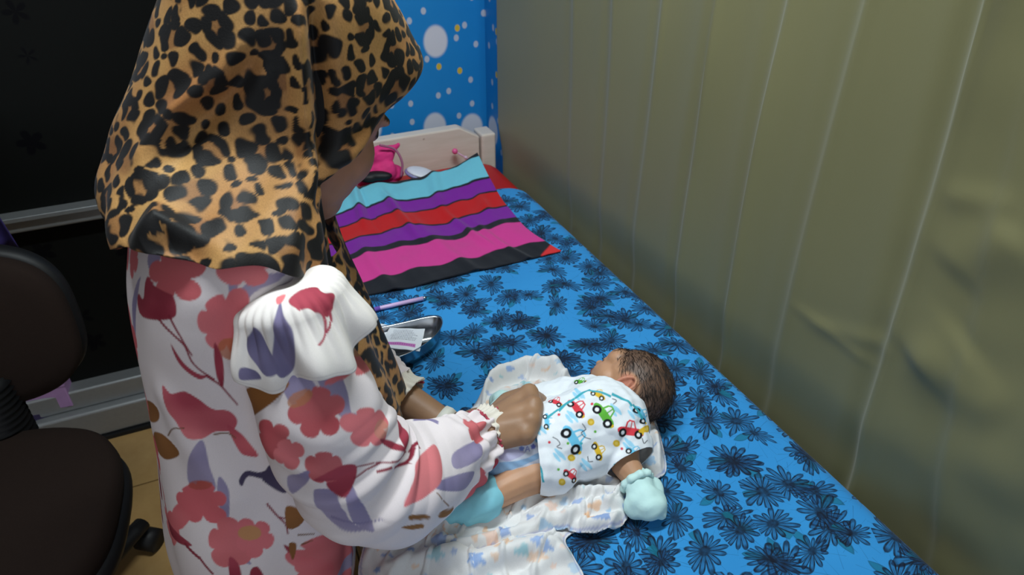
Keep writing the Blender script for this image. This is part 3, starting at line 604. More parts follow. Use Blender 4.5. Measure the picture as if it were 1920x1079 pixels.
# ------------------------------------------------------------------ printed swaddling cloth around the baby
def ridge(X, Y, pts, amp, w):
    Q = np.array([Pz(px, py, B)[:2] for px, py in pts]); best = np.full(X.shape, 1e9); tt = np.zeros(X.shape); L = np.r_[0, np.cumsum(np.linalg.norm(np.diff(Q, axis=0), axis=1))]
    for k in range(len(Q)-1):
        e = Q[k+1]-Q[k]; t = np.clip(((X-Q[k, 0])*e[0]+(Y-Q[k, 1])*e[1])/(e@e), 0, 1); d = np.hypot(X-Q[k, 0]-t*e[0], Y-Q[k, 1]-t*e[1]); m = d < best; best = np.where(m, d, best); tt = np.where(m, (L[k]+t*math.sqrt(e@e))/L[-1], tt)
    return amp*np.exp(-(best/w)**2)*sm(-.12, .2, tt)*sm(1.12, .8, tt)
def creases(P3, s, seed):
    """thin pinched folds, running mostly along the cloth's length"""
    q = P3+.012*np.stack([nz(P3, 6, seed+1, 2), nz(P3, 6, seed+2, 2), P3[:, 0]*0], 1); d = np.array([[.62, -.78], [.78, .62]]); r = q[:, :2]@d.T*np.array([2.6, .9]); return np.maximum(0, 1-np.abs(nz(np.c_[r, r[:, :1]*0], s, seed, 2))*2.6)**2
def scatter_print(pt, n, seed, cols, smin=.004, smax=.010):
    r = np.random.RandomState(seed); pts = []; tries = 0
    while len(pts) < n and tries < n*30:
        tries += 1; k = r.randint(len(pt.V)); p = pt.V[k]
        if all(np.linalg.norm(p-q) > .017 for q in pts):
            pts.append(p); s_ = smin+(smax-smin)*r.rand()**1.5; a = np.linspace(0, 2*math.pi, 30, endpoint=False)+r.rand()*6; kind = r.randint(4)
            if kind == 0: rr = s_*(.55+.45*np.abs(np.cos(a*2.5)))
            elif kind == 1: rr = s_*(.6+.3*np.sin(a+1)+.25*np.sin(2*a+r.rand()*6))
            else: rr = s_*(.75+.2*np.sin(3*a+r.rand()*6))
            W = np.c_[rr*np.cos(a)*(1+.5*r.rand()), rr*np.sin(a)]; nn = pt.N[k]; u = np.cross(nn, [0.3, .9, .1]); u /= np.linalg.norm(u); v = np.cross(nn, u)
            if kind == 3: b = np.linspace(.3, 2.6, 14); W = np.r_[np.c_[s_*np.cos(b), s_*np.sin(b)], np.c_[s_*.72*np.cos(b), s_*.6*np.sin(b)+.0008][::-1]]
            pt.stamp(W, p, nn, u, v, cols[r.randint(len(cols))], alpha=.5+.3*r.rand(), deep=.02)
def build_blanket():
    cols = [lin(120, 160, 218), lin(96, 140, 206), lin(150, 190, 224), lin(232, 178, 128), lin(236, 194, 172), lin(128, 196, 208)]
    bl = empty('swaddling_cloth', (*Pz(960, 900, B)[:2], B)); tag(bl, 'white swaddling cloth with small blue and orange print spread under the baby', 'blanket')
    mat = cloth_print('swaddle_print', 800, .9, .25)
    def layer(name, outline, hf, step, n, seed):
        Pl = catmull_closed([Pz(x, y, B)[:2] for x, y in outline], 5); lo_, hi = Pl.min(0)-.01, Pl.max(0)+.01; nx, ny = [int(k) for k in (hi-lo_)/step]
        X, Y = np.meshgrid(np.linspace(lo_[0], hi[0], nx), np.linspace(lo_[1], hi[1], ny)); d = poly_sdf(np.c_[X.ravel(), Y.ravel()], Pl).reshape(X.shape); Z = hf(X, Y, d)
        G = np.stack([X, Y, Z], -1); N = grid_normals(G).reshape(-1, 3); V = G.reshape(-1, 3); keep = d.ravel() < .004
        pt = Paint(V, N, lin(224, 222, 222), None); inside = Paint(V[keep], N[keep], lin(224, 222, 222), None); scatter_print(inside, n, seed, cols); C = np.tile(lin(224, 222, 222), (len(V), 1)); C[keep] = inside.C
        dd = d.ravel(); m = (sm(-.0045, -.0035, dd)*sm(-.0015, -.0025, dd))[:, None]*.55; C = C*(1-m)+lin(120, 130, 190)*m
        V2, F2, C2 = clip(V, grid_faces(ny, nx), d.ravel(), C); o = obj(name, mesh_np(name, V2, F2, col=C2), mat, bl); mod(o, 'SOLIDIFY', thickness=.0016, offset=1); return o
    R1 = [([(888, 770), (930, 727), (985, 703), (1035, 708), (1064, 735)], .034, .017), ([(905, 790), (950, 750), (1000, 735), (1040, 745)], .018, .012), ([(1205, 785), (1228, 830), (1236, 880)], .016, .012), ([(1190, 800), (1215, 860), (1215, 895)], .012, .01),
          ([(700, 1030), (780, 1010), (860, 985), (920, 950)], .022, .02), ([(720, 1079), (800, 1060), (900, 1060), (1000, 1035), (1060, 1025)], .018, .013), ([(860, 1090), (960, 1060), (1040, 1040), (1075, 1060)], .014, .009), ([(980, 1095), (1030, 1060), (1070, 1050)], .010, .008), ([(900, 1010), (820, 1070)], .012, .01)]
    def h1(X, Y, d):
        P3 = np.stack([X, Y, X*0], -1).reshape(-1, 3); Z = sum(ridge(X, Y, p, a, w) for p, a, w in R1)+.0045*np.abs(nz(P3, 10, 5, 3)).reshape(X.shape)*1.4-.001; Z = Z+.007*creases(P3, 7, 41).reshape(X.shape); return B+.003+np.maximum(Z, 0)*sm(.002, -.012, d)
    layer('under_layer', [(860, 800), (888, 768), (925, 718), (985, 691), (1040, 694), (1070, 716), (1130, 745), (1205, 765), (1228, 795), (1242, 845), (1248, 888), (1225, 905), (1180, 930), (1150, 960), (1100, 990), (1060, 1016), (1075, 1050), (1090, 1095), (980, 1110), (850, 1110), (690, 1105), (680, 1040), (715, 980), (800, 930)], h1, .0019, 240, 3)
    R2 = [([(1168, 890), (1080, 895), (1000, 903), (940, 930), (880, 962), (815, 1020)], .022, .014), ([(1150, 912), (1060, 925), (1000, 945), (950, 975), (880, 1010)], .016, .009), ([(1165, 935), (1090, 945), (1030, 962), (985, 990)], .014, .008), ([(1172, 960), (1110, 965), (1060, 985), (1040, 998)], .012, .008), ([(1166, 985), (1130, 998), (1085, 1000)], .010, .008), ([(905, 1030), (990, 1005), (1040, 985)], .010, .009), ([(810, 1035), (860, 1040), (920, 1030)], .010, .008), ([(1060, 905), (1120, 918), (1168, 925)], .010, .006)]
    def h2(X, Y, d):
        P3 = np.stack([X, Y, X*0], -1).reshape(-1, 3); Z = sum(ridge(X, Y, p, a, w) for p, a, w in R2)+.0055*(1-np.abs(nz(P3, 9, 15, 2))*1.6).reshape(X.shape)-.002; Z = Z+.006*creases(P3, 8, 44).reshape(X.shape); return B+.014+np.maximum(Z, -.002)-.009*sm(-.012, .001, d)
    layer('folded_layer', [(800, 1000), (850, 955), (905, 918), (985, 893), (1080, 880), (1140, 880), (1168, 892), (1173, 940), (1172, 985), (1135, 1006), (1090, 1010), (1055, 1002), (990, 1022), (905, 1046), (835, 1054), (795, 1044), (790, 1022)], h2, .0016, 130, 8)
build_blanket()
# ------------------------------------------------------------------ the woman
def skin_mat(name, a, b, sss=.08):
    n = NT(name); o = n.obj(); f = n.noise(o, 45, 4); g = n.noise(o, 700, 2); n.bump(n.M('ADD', f, n.M('MULTIPLY', g, .5)), .12, .001)
    at = n.n('ShaderNodeAttribute', attribute_name='print'); c = n.VM('MULTIPLY', at.outputs['Color'], n.mix(f, (.9, .88, .86), (1.05, 1.05, 1.05))); return n.fin(c, .48, 0, .4, sss=sss)
M_skin = skin_mat('tan_skin', 0, 0)
WX, WY = -.06, .76
def superring(xb, xf, yn, yf, z, a, e=2.3):
    """closed ring seen from above; a=0 faces +x, turns through +y"""
    cx, cy, rx, ry = (xb+xf)/2, (yn+yf)/2, (xf-xb)/2, (yf-yn)/2; c, s_ = np.cos(a), np.sin(a); p = 2/e
    return np.stack([cx+rx*np.sign(c)*np.abs(c)**p, cy+ry*np.sign(s_)*np.abs(s_)**p, np.broadcast_to(z, np.broadcast(cx, c).shape)], -1)
HC_ = np.array([.103, .778, 1.199]); _t = math.radians(38); hf = np.array([.73*math.cos(_t), .73*math.sin(_t), -.683]); hc = np.array([.683*math.cos(_t), .683*math.sin(_t), .73]); hy_ = np.array([-math.sin(_t), math.cos(_t), 0])
SH_R, EL_R, WR_R = np.array([.02, .60, 1.055]), np.array([.065, .55, .825]), Pz(908, 816, B+.088)
SH_L, EL_L, WR_L = np.array([.02, .92, 1.055]), np.array([.045, .875, .85]), Pz(842, 806, B+.06)
def build_woman():
    wm = empty('person', (WX, WY, 0)); tag(wm, 'woman in leopard print headscarf and floral dress bending over the baby', 'person')
    # body: one continuous skin
    def H(f, y, c): return HC_+hf*f+hy_*y+hc*c
    ax = [hf, hy_, hc]
    parts = [ellipsoid(H(-.005, 0, .02), (.095, .073, .098), ax), ellipsoid(H(.035, 0, -.045), (.058, .056, .065), ax), ellipsoid(H(.06, 0, -.085), (.03, .034, .028), ax), ellipsoid(H(.052, -.036, -.03), (.032, .022, .035), ax), ellipsoid(H(.052, .036, -.03), (.032, .022, .035), ax),
             *chain([H(.088, 0, .02), H(.112, 0, -.022)], [.009, .013]), ellipsoid(H(.1, -.013, -.024), (.011, .009, .008), ax), ellipsoid(H(.1, .013, -.024), (.011, .009, .008), ax), ellipsoid(H(.084, 0, -.052), (.014, .024, .007), ax), ellipsoid(H(.082, 0, -.063), (.013, .02, .008), ax),
             ellipsoid(H(.078, -.03, .028), (.014, .02, .008), ax), ellipsoid(H(.078, .03, .028), (.014, .02, .008), ax), ellipsoid(H(.073, -.031, .008), (.012, .013, .010), ax), ellipsoid(H(.073, .031, .008), (.012, .013, .010), ax),
             ellipsoid(H(-.012, -.069, -.005), (.018, .008, .028), ax), ellipsoid(H(-.012, .069, -.005), (.018, .008, .028), ax),
             *chain([np.array([-.01, WY+.01, 1.04]), H(-.04, 0, -.07), H(-.02, 0, -.02)], [.06, .05, .05])]
    parts += [ellipsoid((-.03, WY, 1.0), (.085, .15, .11)), ellipsoid((-.045, WY, .88), (.09, .13, .13)), ellipsoid((-.058, WY, .72), (.09, .15, .12))]
    for s_ in (-1, 1):
        parts += chain([(-.06, WY+s_*.085, .68), (-.07, WY+s_*.085, .40), (-.08, WY+s_*.085, .08)], [.07, .05, .033]) + chain([(-.09, WY+s_*.085, .035), (.05, WY+s_*.09, .03)], [.034, .028])
    parts += chain([SH_R+[0, .02, 0], EL_R, WR_R], [.045, .036, .024])+chain([SH_L-[0, .02, 0], EL_L, WR_L], [.045, .036, .023])
    # right hand: back of the hand up, fingers closing down on the cloth
    def hand(wr, mcp, pip, dip, tip, th, rw, k=1.0):
        out = []
        for i in range(4): out += [capsule(wr+(mcp[i]-wr)*.12, mcp[i], rw, .0125*k if i < 3 else .011*k)]
        for i in range(3): out += [capsule(mcp[i], mcp[i+1], .0125*k, .0125*k), capsule((mcp[i]+wr)/2, (mcp[i+1]+wr)/2, .015*k, .015*k)]
        for i in range(4):
            r = [.0105, .0092, .0085, .0078] if i < 3 else [.0092, .0082, .0075, .0068]; out += chain([mcp[i], pip[i], dip[i], tip[i]], [x*k for x in r]); out += [ellipsoid(mcp[i]+np.array([0, 0, .003]), (.0125*k,)*3)]
        out += chain(th, [.016*k, .0125*k, .011*k, .0085*k]); return out
    Q = lambda x, y, z: Pz(x, y, B+z)
    parts += hand(WR_R, [Q(992, 741, .108), Q(1000, 764, .113), Q(996, 791, .110), Q(985, 816, .100)], [Q(1014, 752, .078), Q(1016, 778, .080), Q(1008, 803, .076), Q(996, 828, .068)], [Q(1007, 766, .058), Q(1008, 790, .058), Q(1000, 812, .055), Q(988, 832, .05)], [Q(994, 772, .052), Q(994, 794, .05), Q(986, 814, .048), Q(975, 832, .046)],
                  [Q(925, 790, .088), Q(952, 754, .090), Q(980, 742, .078), Q(1002, 756, .060)], .025, 1.14)
    # left hand, lying on the cloth behind the right cuff
    parts += hand(WR_L, [Q(915, 786, .05), Q(914, 800, .056), Q(908, 815, .055), Q(899, 829, .05)], [Q(938, 790, .045), Q(939, 806, .048), Q(932, 823, .046), Q(920, 838, .04)], [Q(952, 796, .028), Q(953, 812, .03), Q(945, 828, .03), Q(932, 842, .028)], [Q(958, 803, .016), Q(959, 818, .018), Q(951, 833, .018), Q(938, 846, .018)],
                  [Q(862, 797, .055), Q(888, 780, .045), Q(910, 775, .035), Q(926, 778, .025)], .020, .92)
    V, F = blob(parts, .0034, 5); C = np.tile(lin(156, 120, 92), (len(V), 1)); D = V-HC_; f, y, c = D@hf, D@hy_, D@hc
    hd = np.linalg.norm(D, axis=1) < .16; C[hd] = lin(172, 124, 102)
    m = hd & (np.abs(c+.057) < .011) & (np.abs(y) < .024) & (f > .08); C[m] = lin(140, 74, 70)
    m = hd & (np.abs(c-.008) < .004) & (np.abs(np.abs(y)-.031) < .014) & (f > .07); C[m] = lin(40, 26, 22)
    m = hd & (np.abs(c-.032) < .0045) & (np.abs(np.abs(y)-.031) < .019) & (f > .07); C[m] = lin(52, 34, 28)
    kn = nz(V, 30, 2, 2)[:, None]*.06+1; C = C*kn
    obj('body', mesh_np('body', V, F, col=C), M_skin, wm)
    # dress ------------------------------------------------------------------
    white = lin(232, 220, 222)
    T = np.array([(.03, -.22, .03, .52, 1.00), (.30, -.215, .03, .53, .99), (.5, -.190, .032, .545, .975), (.62, -.180, .064, .55, .97), (.70, -.171, .070, .555, .965), (.76, -.162, .074, .56, .96), (.85, -.147, .078, .575, .945), (.92, -.137, .075, .58, .94), (1.0, -.127, .085, .58, .94), (1.06, -.116, .088, .582, .938), (1.10, -.102, .088, .588, .932), (1.13, -.082, .082, .605, .915), (1.15, -.06, .07, .64, .88), (1.165, -.02, .055, .70, .82)])
    z = np.r_[np.linspace(.03, .52, 50)[:-1], np.linspace(.52, 1.165, 390)]; t = crom(T, z); na = 620; a = np.linspace(0, 2*math.pi, na, endpoint=False)
    G = superring(t[:, 0:1], t[:, 1:2], t[:, 2:3], t[:, 3:4], z[:, None], a[None, :], 2.2)
    N = grid_normals(G, True); cen = G.mean(1, keepdims=True); N *= np.sign(((G-cen)*N).sum(-1).mean())
    A2 = np.broadcast_to(a, G.shape[:2]); Z2 = G[..., 2]
    fold = .006*np.sin(A2*9+1.2*np.sin(Z2*7))*sm(.80, .5, Z2)+.0045*np.sin(A2*5+Z2*9)*sm(1.05, .85, Z2)+.0035*nz(G.reshape(-1, 3)*[1.5, 1.5, .6], 4, 3, 3).reshape(Z2.shape)*sm(1.12, 1.0, Z2)
    for (xa, ya, xb, yb, w, am) in ((470, 800, 560, 930, .016, -.012), (430, 850, 520, 1000, .02, .010), (520, 850, 545, 1060, .012, -.010), (600, 990, 615, 1079, .010, -.008), (640, 990, 650, 1079, .008, .008), (670, 1000, 672, 1079, .007, -.006), (330, 780, 420, 900, .02, .006)):
        p, q = Py(xa, ya, .62), Py(xb, yb, .60); e = q-p; D = G-p; tt = np.clip((D@e)/(e@e), -.2, 1.2); dd = np.linalg.norm(D-tt[..., None]*e, axis=-1); fold += am*np.exp(-(dd/w)**2/1.0)*sm(.2, .02, np.abs(G[..., 1]-.60))
    G = G+N*fold[..., None]; bed_side = G[..., 2] < B+.005; G[..., 0] = np.where(bed_side, np.minimum(G[..., 0], BX0-.004), G[..., 0])
    N = grid_normals(G, True); N *= np.sign(((G-cen)*N).sum(-1).mean()); V = G.reshape(-1, 3); pt = Paint(V, N.reshape(-1, 3), white, bvh_grid(G, 5, True))
    cor, cor2, mar, mar2, lav, lav2, brn, gold = lin(226, 124, 130), lin(212, 102, 110), lin(138, 42, 60), lin(176, 72, 88), lin(168, 156, 186), lin(138, 128, 164), lin(132, 86, 48), lin(198, 150, 92)
    # lavender leaves first, then flowers, then dark buds and stems on top
    L = pt.lay
    for p in ([(242, 610), (266, 600), (262, 640), (244, 664), (238, 640)], [(285, 460), (302, 462), (296, 500), (284, 512), (276, 490)], [(352, 905), (352, 865), (372, 832), (390, 880), (404, 918), (380, 922)], [(410, 895), (428, 918), (430, 955), (424, 985), (408, 940)], [(246, 570), (262, 520), (252, 600), (240, 660)], [(438, 572), (455, 540), (490, 518), (540, 512), (520, 530), (478, 548), (452, 580)], [(428, 530), (446, 530), (440, 565), (434, 565)], [(400, 1000), (455, 1040), (470, 1060), (430, 1040)], [(318, 1010), (334, 1022), (332, 1045), (316, 1044)]): L(p, lav, grad=lav2)
    for k, f_ in enumerate([(322, 516, 48, .2, 5, 1, 1), (424, 606, 60, .5, 6, 1, 1), (452, 490, 62, .3, 5, 1.05, .8), (375, 938, 50, .4, 6, 1, .8), (432, 1020, 52, .2, 5, .95, .9), (478, 1010, 38, .9, 5, .9, 1), (292, 905, 36, .2, 5, .6, 1.4), (322, 985, 34, .6, 5, .7, 1.4), (250, 480, 26, .1, 5, .4, 1.5), (640, 965, 32, .1, 5, 1.1, .8), (628, 1040, 46, .7, 5, 1.0, 1.1), (590, 1075, 40, .5, 5, 1, 1)]):
        L(flower_px(*f_, seed=k), cor if k % 3 else cor2, smooth=False, grad=cor2 if k % 2 else lin(206, 106, 110))
    L(oval_px(432, 655, 24, 20, .3), lin(190, 108, 70), alpha=.8); L(oval_px(468, 1000, 22, 14), gold, alpha=.8); L(oval_px(375, 910, 22, 9), lin(178, 84, 68), alpha=.7)
    L([(296, 732), (318, 742), (345, 736), (372, 748), (398, 768), (425, 775), (440, 795), (432, 812), (402, 812), (380, 822), (352, 818), (330, 790), (310, 770)], cor, grad=mar2); L([(425, 800), (450, 812), (468, 832), (484, 856), (466, 856), (448, 846)], cor2, grad=mar2)
    for p in ([(272, 520), (290, 540), (312, 556), (318, 585), (312, 600), (285, 600), (262, 592), (253, 570), (256, 552), (268, 560)], [(318, 648), (345, 682), (372, 702), (388, 706), (374, 712), (348, 696), (330, 676)], [(402, 644), (416, 668), (420, 700), (418, 726), (408, 712), (402, 680)], [(282, 940), (310, 975), (336, 1004), (352, 1028), (330, 1015), (300, 985)], [(430, 1046), (448, 1060), (452, 1090), (432, 1090)], [(470, 1070), (484, 1064), (496, 1090), (470, 1095)], [(532, 1022), (548, 1030), (552, 1038), (540, 1036)]): L(p, mar, grad=mar2)
    for p, w in (([(296, 598), (318, 622), (345, 648), (362, 682), (392, 706), (402, 712)], 4), ([(316, 592), (338, 632), (360, 668)], 4), ([(385, 705), (412, 722), (430, 742), (446, 760)], 4), ([(500, 945), (520, 968), (536, 985), (540, 1002)], 4), ([(345, 1020), (370, 1045), (400, 1078)], 5), ([(250, 690), (258, 722)], 2.5), ([(522, 970), (545, 976)], 3)): pt.line(p, w, w*.7, mar)
    for p in ([(270, 754), (286, 756), (298, 772), (296, 790), (278, 792), (266, 778)], [(288, 811), (306, 816), (326, 842), (328, 858), (310, 862), (290, 842), (283, 824)], [(244, 752), (256, 770), (262, 790), (256, 800), (246, 790)], [(536, 952), (558, 954), (572, 974), (556, 990), (538, 990)], [(542, 1020), (556, 1022), (550, 1050), (544, 1040)]): L(p, brn, grad=lin(150, 100, 58))
    for p in ([(315, 818), (322, 806), (345, 804)], [(400, 815), (430, 814), (442, 822)], [(575, 974), (600, 976), (612, 984)], [(558, 1004), (590, 1002)], [(565, 1022), (586, 1014)]): pt.line(p, 3, 2, lin(120, 84, 56))
    for p in ([(448, 902), (462, 884), (490, 886), (512, 870), (522, 858), (520, 878), (498, 898), (466, 894), (454, 912)], [(490, 896), (520, 884), (538, 905), (536, 925), (512, 916)], [(500, 880), (514, 868), (526, 880)], [(640, 1012), (668, 1004), (700, 1022), (690, 1026), (662, 1014)]): L(p, lin(86, 76, 102), grad=lin(66, 58, 84))
    # same print carried on over the sides the camera does not face
    r = np.random.RandomState(5); Nv = pt.N; camd = CAM-V; camd /= np.linalg.norm(camd, axis=1, keepdims=True); hid = np.where(((Nv*camd).sum(1) < .05) | (V[:, 2] < .53))[0]; used = []
    for k in r.permutation(hid):
        if len(used) > 170: break
        if all(np.linalg.norm(V[k]-q) > .06 for q in used):
            used.append(V[k]); n_ = Nv[k]; u = np.cross(n_, [0, 0, 1.0]); u /= max(np.linalg.norm(u), 1e-6); v = np.cross(n_, u); j = len(used) % 4
            Wp = flower_px(0, 0, .030, r.rand()*6, 5, seed=len(used)) if j < 2 else oval_px(0, 0, .028, .011, r.rand()*6)
            pt.stamp(Wp, V[k], n_, u, v, [cor, cor2, lav, mar][j], deep=.03)
    M_dress = cloth_print('floral_dress_print', 1000, .85, .22)
    dress = obj('dress', mesh_np('dress', V, grid_faces(len(z), na, True), col=pt.C), M_dress, wm)
    # sleeves ------------------------------------------------------------------
    def sleeve(pts, rad, m, n, prints, seed, sag=.0):
        G = tube(pts, rad, n, m); cen = G.mean(1, keepdims=True); N = grid_normals(G, True); N *= np.sign(((G-cen)*N).sum(-1).mean()); s_ = np.linspace(0, 1, m)[:, None]; a = np.linspace(0, 2*math.pi, n, endpoint=False)[None, :]
        f = .003*np.sin(a*11+6*s_)*sm(.75, .97, s_)*1.3+.0022*np.sin(a*17+2)*sm(.86, 1, s_)+.0075*nz(G.reshape(-1, 3)*[1, 1, 1.3], 5, seed, 3).reshape(m, n)*sm(1, .85, s_)
        b = np.exp(-((s_-.52)/.14)**2)*.0045*np.maximum(-.3, np.sin(s_*70+4*np.cos(a)+2*np.sin(2*a)))+.0025*np.sin(s_*110+5*np.sin(a))*sm(.80, .92, s_)  # creases in the elbow
        G = G+N*(f+b)[..., None]; G[..., 2] -= sag*sm(.45, .75, s_)*sm(1, .9, s_)*(G[..., 2] < cen[..., 2])
        G[..., 2] = np.maximum(G[..., 2], B+.012); N = grid_normals(G, True); N *= np.sign(((G-cen)*N).sum(-1).mean())
        pt = Paint(G.reshape(-1, 3), N.reshape(-1, 3), white, bvh_grid(G, 4, True)); prints(pt)
        return obj('sleeve', mesh_np('sleeve', G.reshape(-1, 3), grid_faces(m, n, True), col=pt.C), M_dress, dress)
    def right_print(pt):
        L = pt.lay
        for p in ([(512, 672), (560, 690), (590, 722), (592, 745), (560, 770), (530, 735)], [(592, 680), (628, 678), (650, 730), (664, 780), (700, 800), (650, 790), (610, 740)], [(585, 935), (625, 938), (660, 975), (690, 985), (640, 982), (600, 960)], [(655, 922), (672, 935), (696, 975), (662, 975), (650, 945)], [(540, 893), (578, 890), (574, 908), (556, 914)], [(850, 850), (890, 828), (905, 838), (898, 862), (860, 880), (846, 872)], [(830, 900), (880, 886), (900, 890), (880, 918), (840, 922), (815, 915)], [(640, 780), (665, 775), (672, 784), (650, 785)]): L(p, lav, grad=lav2)
        pt.line([(620, 970), (670, 982), (700, 978), (720, 974)], 5, 2, lav2); pt.line([(775, 786), (800, 786), (822, 792)], 8, 4, lav2)
        for k, f_ in enumerate([(592, 770, 52, .3, 6, 1, 1), (690, 800, 42, .2, 5, 1, 1), (508, 828, 40, 1.1, 5, .95, 1), (540, 850, 30, .4, 4, 1, 1), (608, 878, 40, .3, 5, 1, .95), (682, 670, 26, .3, 4, .9, 1.2), (895, 806, 18, .3, 4, 1, 1.6)]): L(flower_px(*f_, seed=20+k), cor if k % 2 else lin(190, 84, 92), smooth=False, grad=lin(204, 108, 112))
        L(oval_px(562, 748, 26, 14, -.5), lin(190, 124, 88), alpha=.8); L(oval_px(715, 805, 14, 18), lin(200, 140, 120), alpha=.7); L(oval_px(672, 655, 12, 14), gold, alpha=.6)
        L([(758, 948), (772, 900), (776, 870), (800, 845), (822, 832), (830, 870), (826, 905), (800, 932), (776, 944)], cor, grad=lin(206, 118, 122)); L([(898, 875), (912, 905), (896, 930), (880, 950), (870, 950), (888, 910)], cor2); L([(930, 860), (938, 880), (925, 905), (915, 900)], mar2)
        for p in ([(588, 904), (616, 884), (645, 872), (668, 876), (666, 900), (646, 926), (622, 922), (612, 908), (630, 902)], [(710, 824), (735, 828), (765, 848), (742, 846), (722, 836)], [(738, 780), (752, 790), (766, 818), (770, 836), (758, 834), (744, 808)]): L(p, mar, grad=mar2)
        for p, w in (([(668, 876), (710, 868), (745, 866), (765, 850), (775, 834)], 3.5), ([(664, 898), (690, 880), (715, 868)], 3.5), ([(708, 886), (740, 876), (768, 862), (776, 836), (784, 830)], 7), ([(820, 925), (832, 940), (842, 950)], 2.5)): pt.line(p, w*.7, w, mar if w > 3 else brn)
        for p in ([(768, 968), (800, 966), (806, 972), (790, 976), (770, 976)], [(822, 964), (850, 952), (846, 966), (826, 972)], [(752, 990), (790, 983), (792, 990), (770, 994)]): L(p, lin(160, 112, 70), grad=brn)
        L([(452, 742), (476, 722), (496, 740), (492, 765), (470, 782), (450, 765)], brn, grad=lin(150, 96, 50))
    sleeve([SH_R+[-.005, .03, .01], (.033, .578, .99), (.045, .562, .915), (.078, .556, .845), (.140, .578, .806), (.190, .600, .793), WR_R], [.046, .055, .063, .067, .061, .050, .031], 330, 300, right_print, 4, .004)
    def left_print(pt):
        for p in ([(728, 735), (742, 742), (752, 756), (738, 750)], [(735, 768), (752, 760), (748, 770)]): pt.lay(p, mar)
    sleeve([SH_L+[-.005, -.03, .01], (.025, .90, .95), EL_L, (.095, .81, .822), WR_L+(EL_L-WR_L)*.34], [.058, .066, .066, .058, .036], 120, 120, left_print, 7)
    # gathered cuffs ------------------------------------------------------------------
    def cuff(c, d, r, seed):
        m, n = 30, 220; G = tube([c-d*.012, c, c+d*.012], [r*1.06, r, r*1.08], n, m); cen = G.mean(1, keepdims=True); a = np.linspace(0, 2*math.pi, n, endpoint=False)[None, :]; s_ = np.linspace(-1, 1, m)[:, None]
        k = 1+(.02+.035*s_*s_)*np.sin(a*25+np.sin(a*3)*2)+.02*np.sin(a*9+seed); G = cen+(G-cen)*k[..., None]; C = np.tile(lin(226, 218, 206), (m*n, 1)); P3 = G.reshape(-1, 3); f = nz(P3, 24, seed, 2); C[f > .55] = mar2
        o = obj('cuff', mesh_np('cuff', P3, grid_faces(m, n, True), col=C), M_dress, dress); mod(o, 'SOLIDIFY', thickness=.002)
    dR = (WR_R-np.array([.14, .578, .806])); dR /= np.linalg.norm(dR); cuff(WR_R+dR*.006, dR, .033, 3)
    dL = (WR_L-EL_L)/np.linalg.norm(WR_L-EL_L); cuff(WR_L-dL*np.linalg.norm(WR_L-EL_L)*.30, dL, .036, 5)
    # white bracelet on the left wrist
    V, F = lathe_vf([(.026, -.008), (.0275, 0), (.026, .008), (.0245, .008), (.0245, -.008)], 32); Rm = np.array(Vector(dL).to_track_quat('Z', 'Y').to_matrix()); obj('wrist_band', mesh_np('wrist_band', np.array(V)@Rm.T+WR_L-dL*.012, F), plain('white_band', lin(222, 220, 210), .6), wm)
    # shoulder flounce ------------------------------------------------------------------
    def flounce(sh, ax_dir, side, prints):
        m, n = 90, 420; ax_dir = ax_dir/np.linalg.norm(ax_dir); out = np.array([0, side, 0.0]); out -= ax_dir*(out@ax_dir); out /= np.linalg.norm(out); fw = np.cross(ax_dir, out)*(-side); fw = fw if fw[0] > 0 else -fw
        a = np.linspace(-2.05, 1.95, n)[None, :]; s_ = np.linspace(0, 1, m)[:, None]      # a=0 outwards, + to the front
        fl = sm(.35, 1, s_)
        wave = .009*np.sin(a*5.2+.6)*fl**1.2+.004*np.sin(a*11+2)*fl+.0012*np.sin(a*34)*sm(.1, .4, s_)*sm(.9, .5, s_)
        r = .010+.044*np.sin(np.minimum(s_/.45, 1)*math.pi/2)+.013*fl+wave; drop = -.034+.020*np.minimum(s_/.45, 1)**2+.058*np.maximum(s_-.45, 0)/.55*(.8+.2*np.cos(a*.8))-.008*np.sin(a*5.2+1.9)*fl
        tip = sm(1.1, 1.9, a)*.0
        G = sh+ax_dir*0+(out[None, None]*np.cos(a)[..., None]+fw[None, None]*np.sin(a)[..., None])*r[..., None]+ax_dir*(drop+tip)[..., None]
        G = G+(nz(G.reshape(-1, 3), 12, 6, 2).reshape(m, n)*.002)[..., None]*out; N = grid_normals(G); N *= np.sign(((G-sh)*N).sum(-1).mean()); pt = Paint(G.reshape(-1, 3), N.reshape(-1, 3), lin(234, 226, 222), bvh_grid(G, 4, False)); prints(pt)
        hem = np.broadcast_to((sm(.955, .962, s_)*sm(.972, .966, s_)), (m, n)).reshape(-1, 1)*.35; pt.C = pt.C*(1-hem)+lin(190, 176, 180)*hem
        o = obj('shoulder_flounce', mesh_np('shoulder_flounce', G.reshape(-1, 3), grid_faces(m, n), col=pt.C), M_dress, dress); mod(o, 'SOLIDIFY', thickness=.0012)
    def fl_print(pt):
        for p in ([(516, 592), (532, 602), (548, 622), (558, 655), (552, 690), (530, 702), (514, 680), (512, 640)], [(480, 612), (496, 640), (510, 670), (518, 700), (500, 705), (475, 675), (462, 645)], [(452, 690), (480, 694), (492, 708), (470, 712), (450, 710)]): pt.lay(p, lav2, grad=lin(104, 98, 132))
        pt.lay([(548, 552), (566, 541), (592, 542), (602, 552), (624, 556), (626, 572), (616, 584), (594, 578), (570, 572), (556, 566)], mar2, grad=mar); pt.lay([(520, 560), (536, 554), (530, 568), (520, 572)], cor)
        for p, w in (([(594, 576), (606, 594), (610, 620), (600, 648)], 5), ([(616, 582), (620, 600), (612, 625)], 6), ([(545, 566), (562, 584)], 5)): pt.line(p, w, w*.7, mar2)
    flounce(SH_R+[.014, .0, .004], np.array([.12, -.10, -.95]), -1, fl_print)
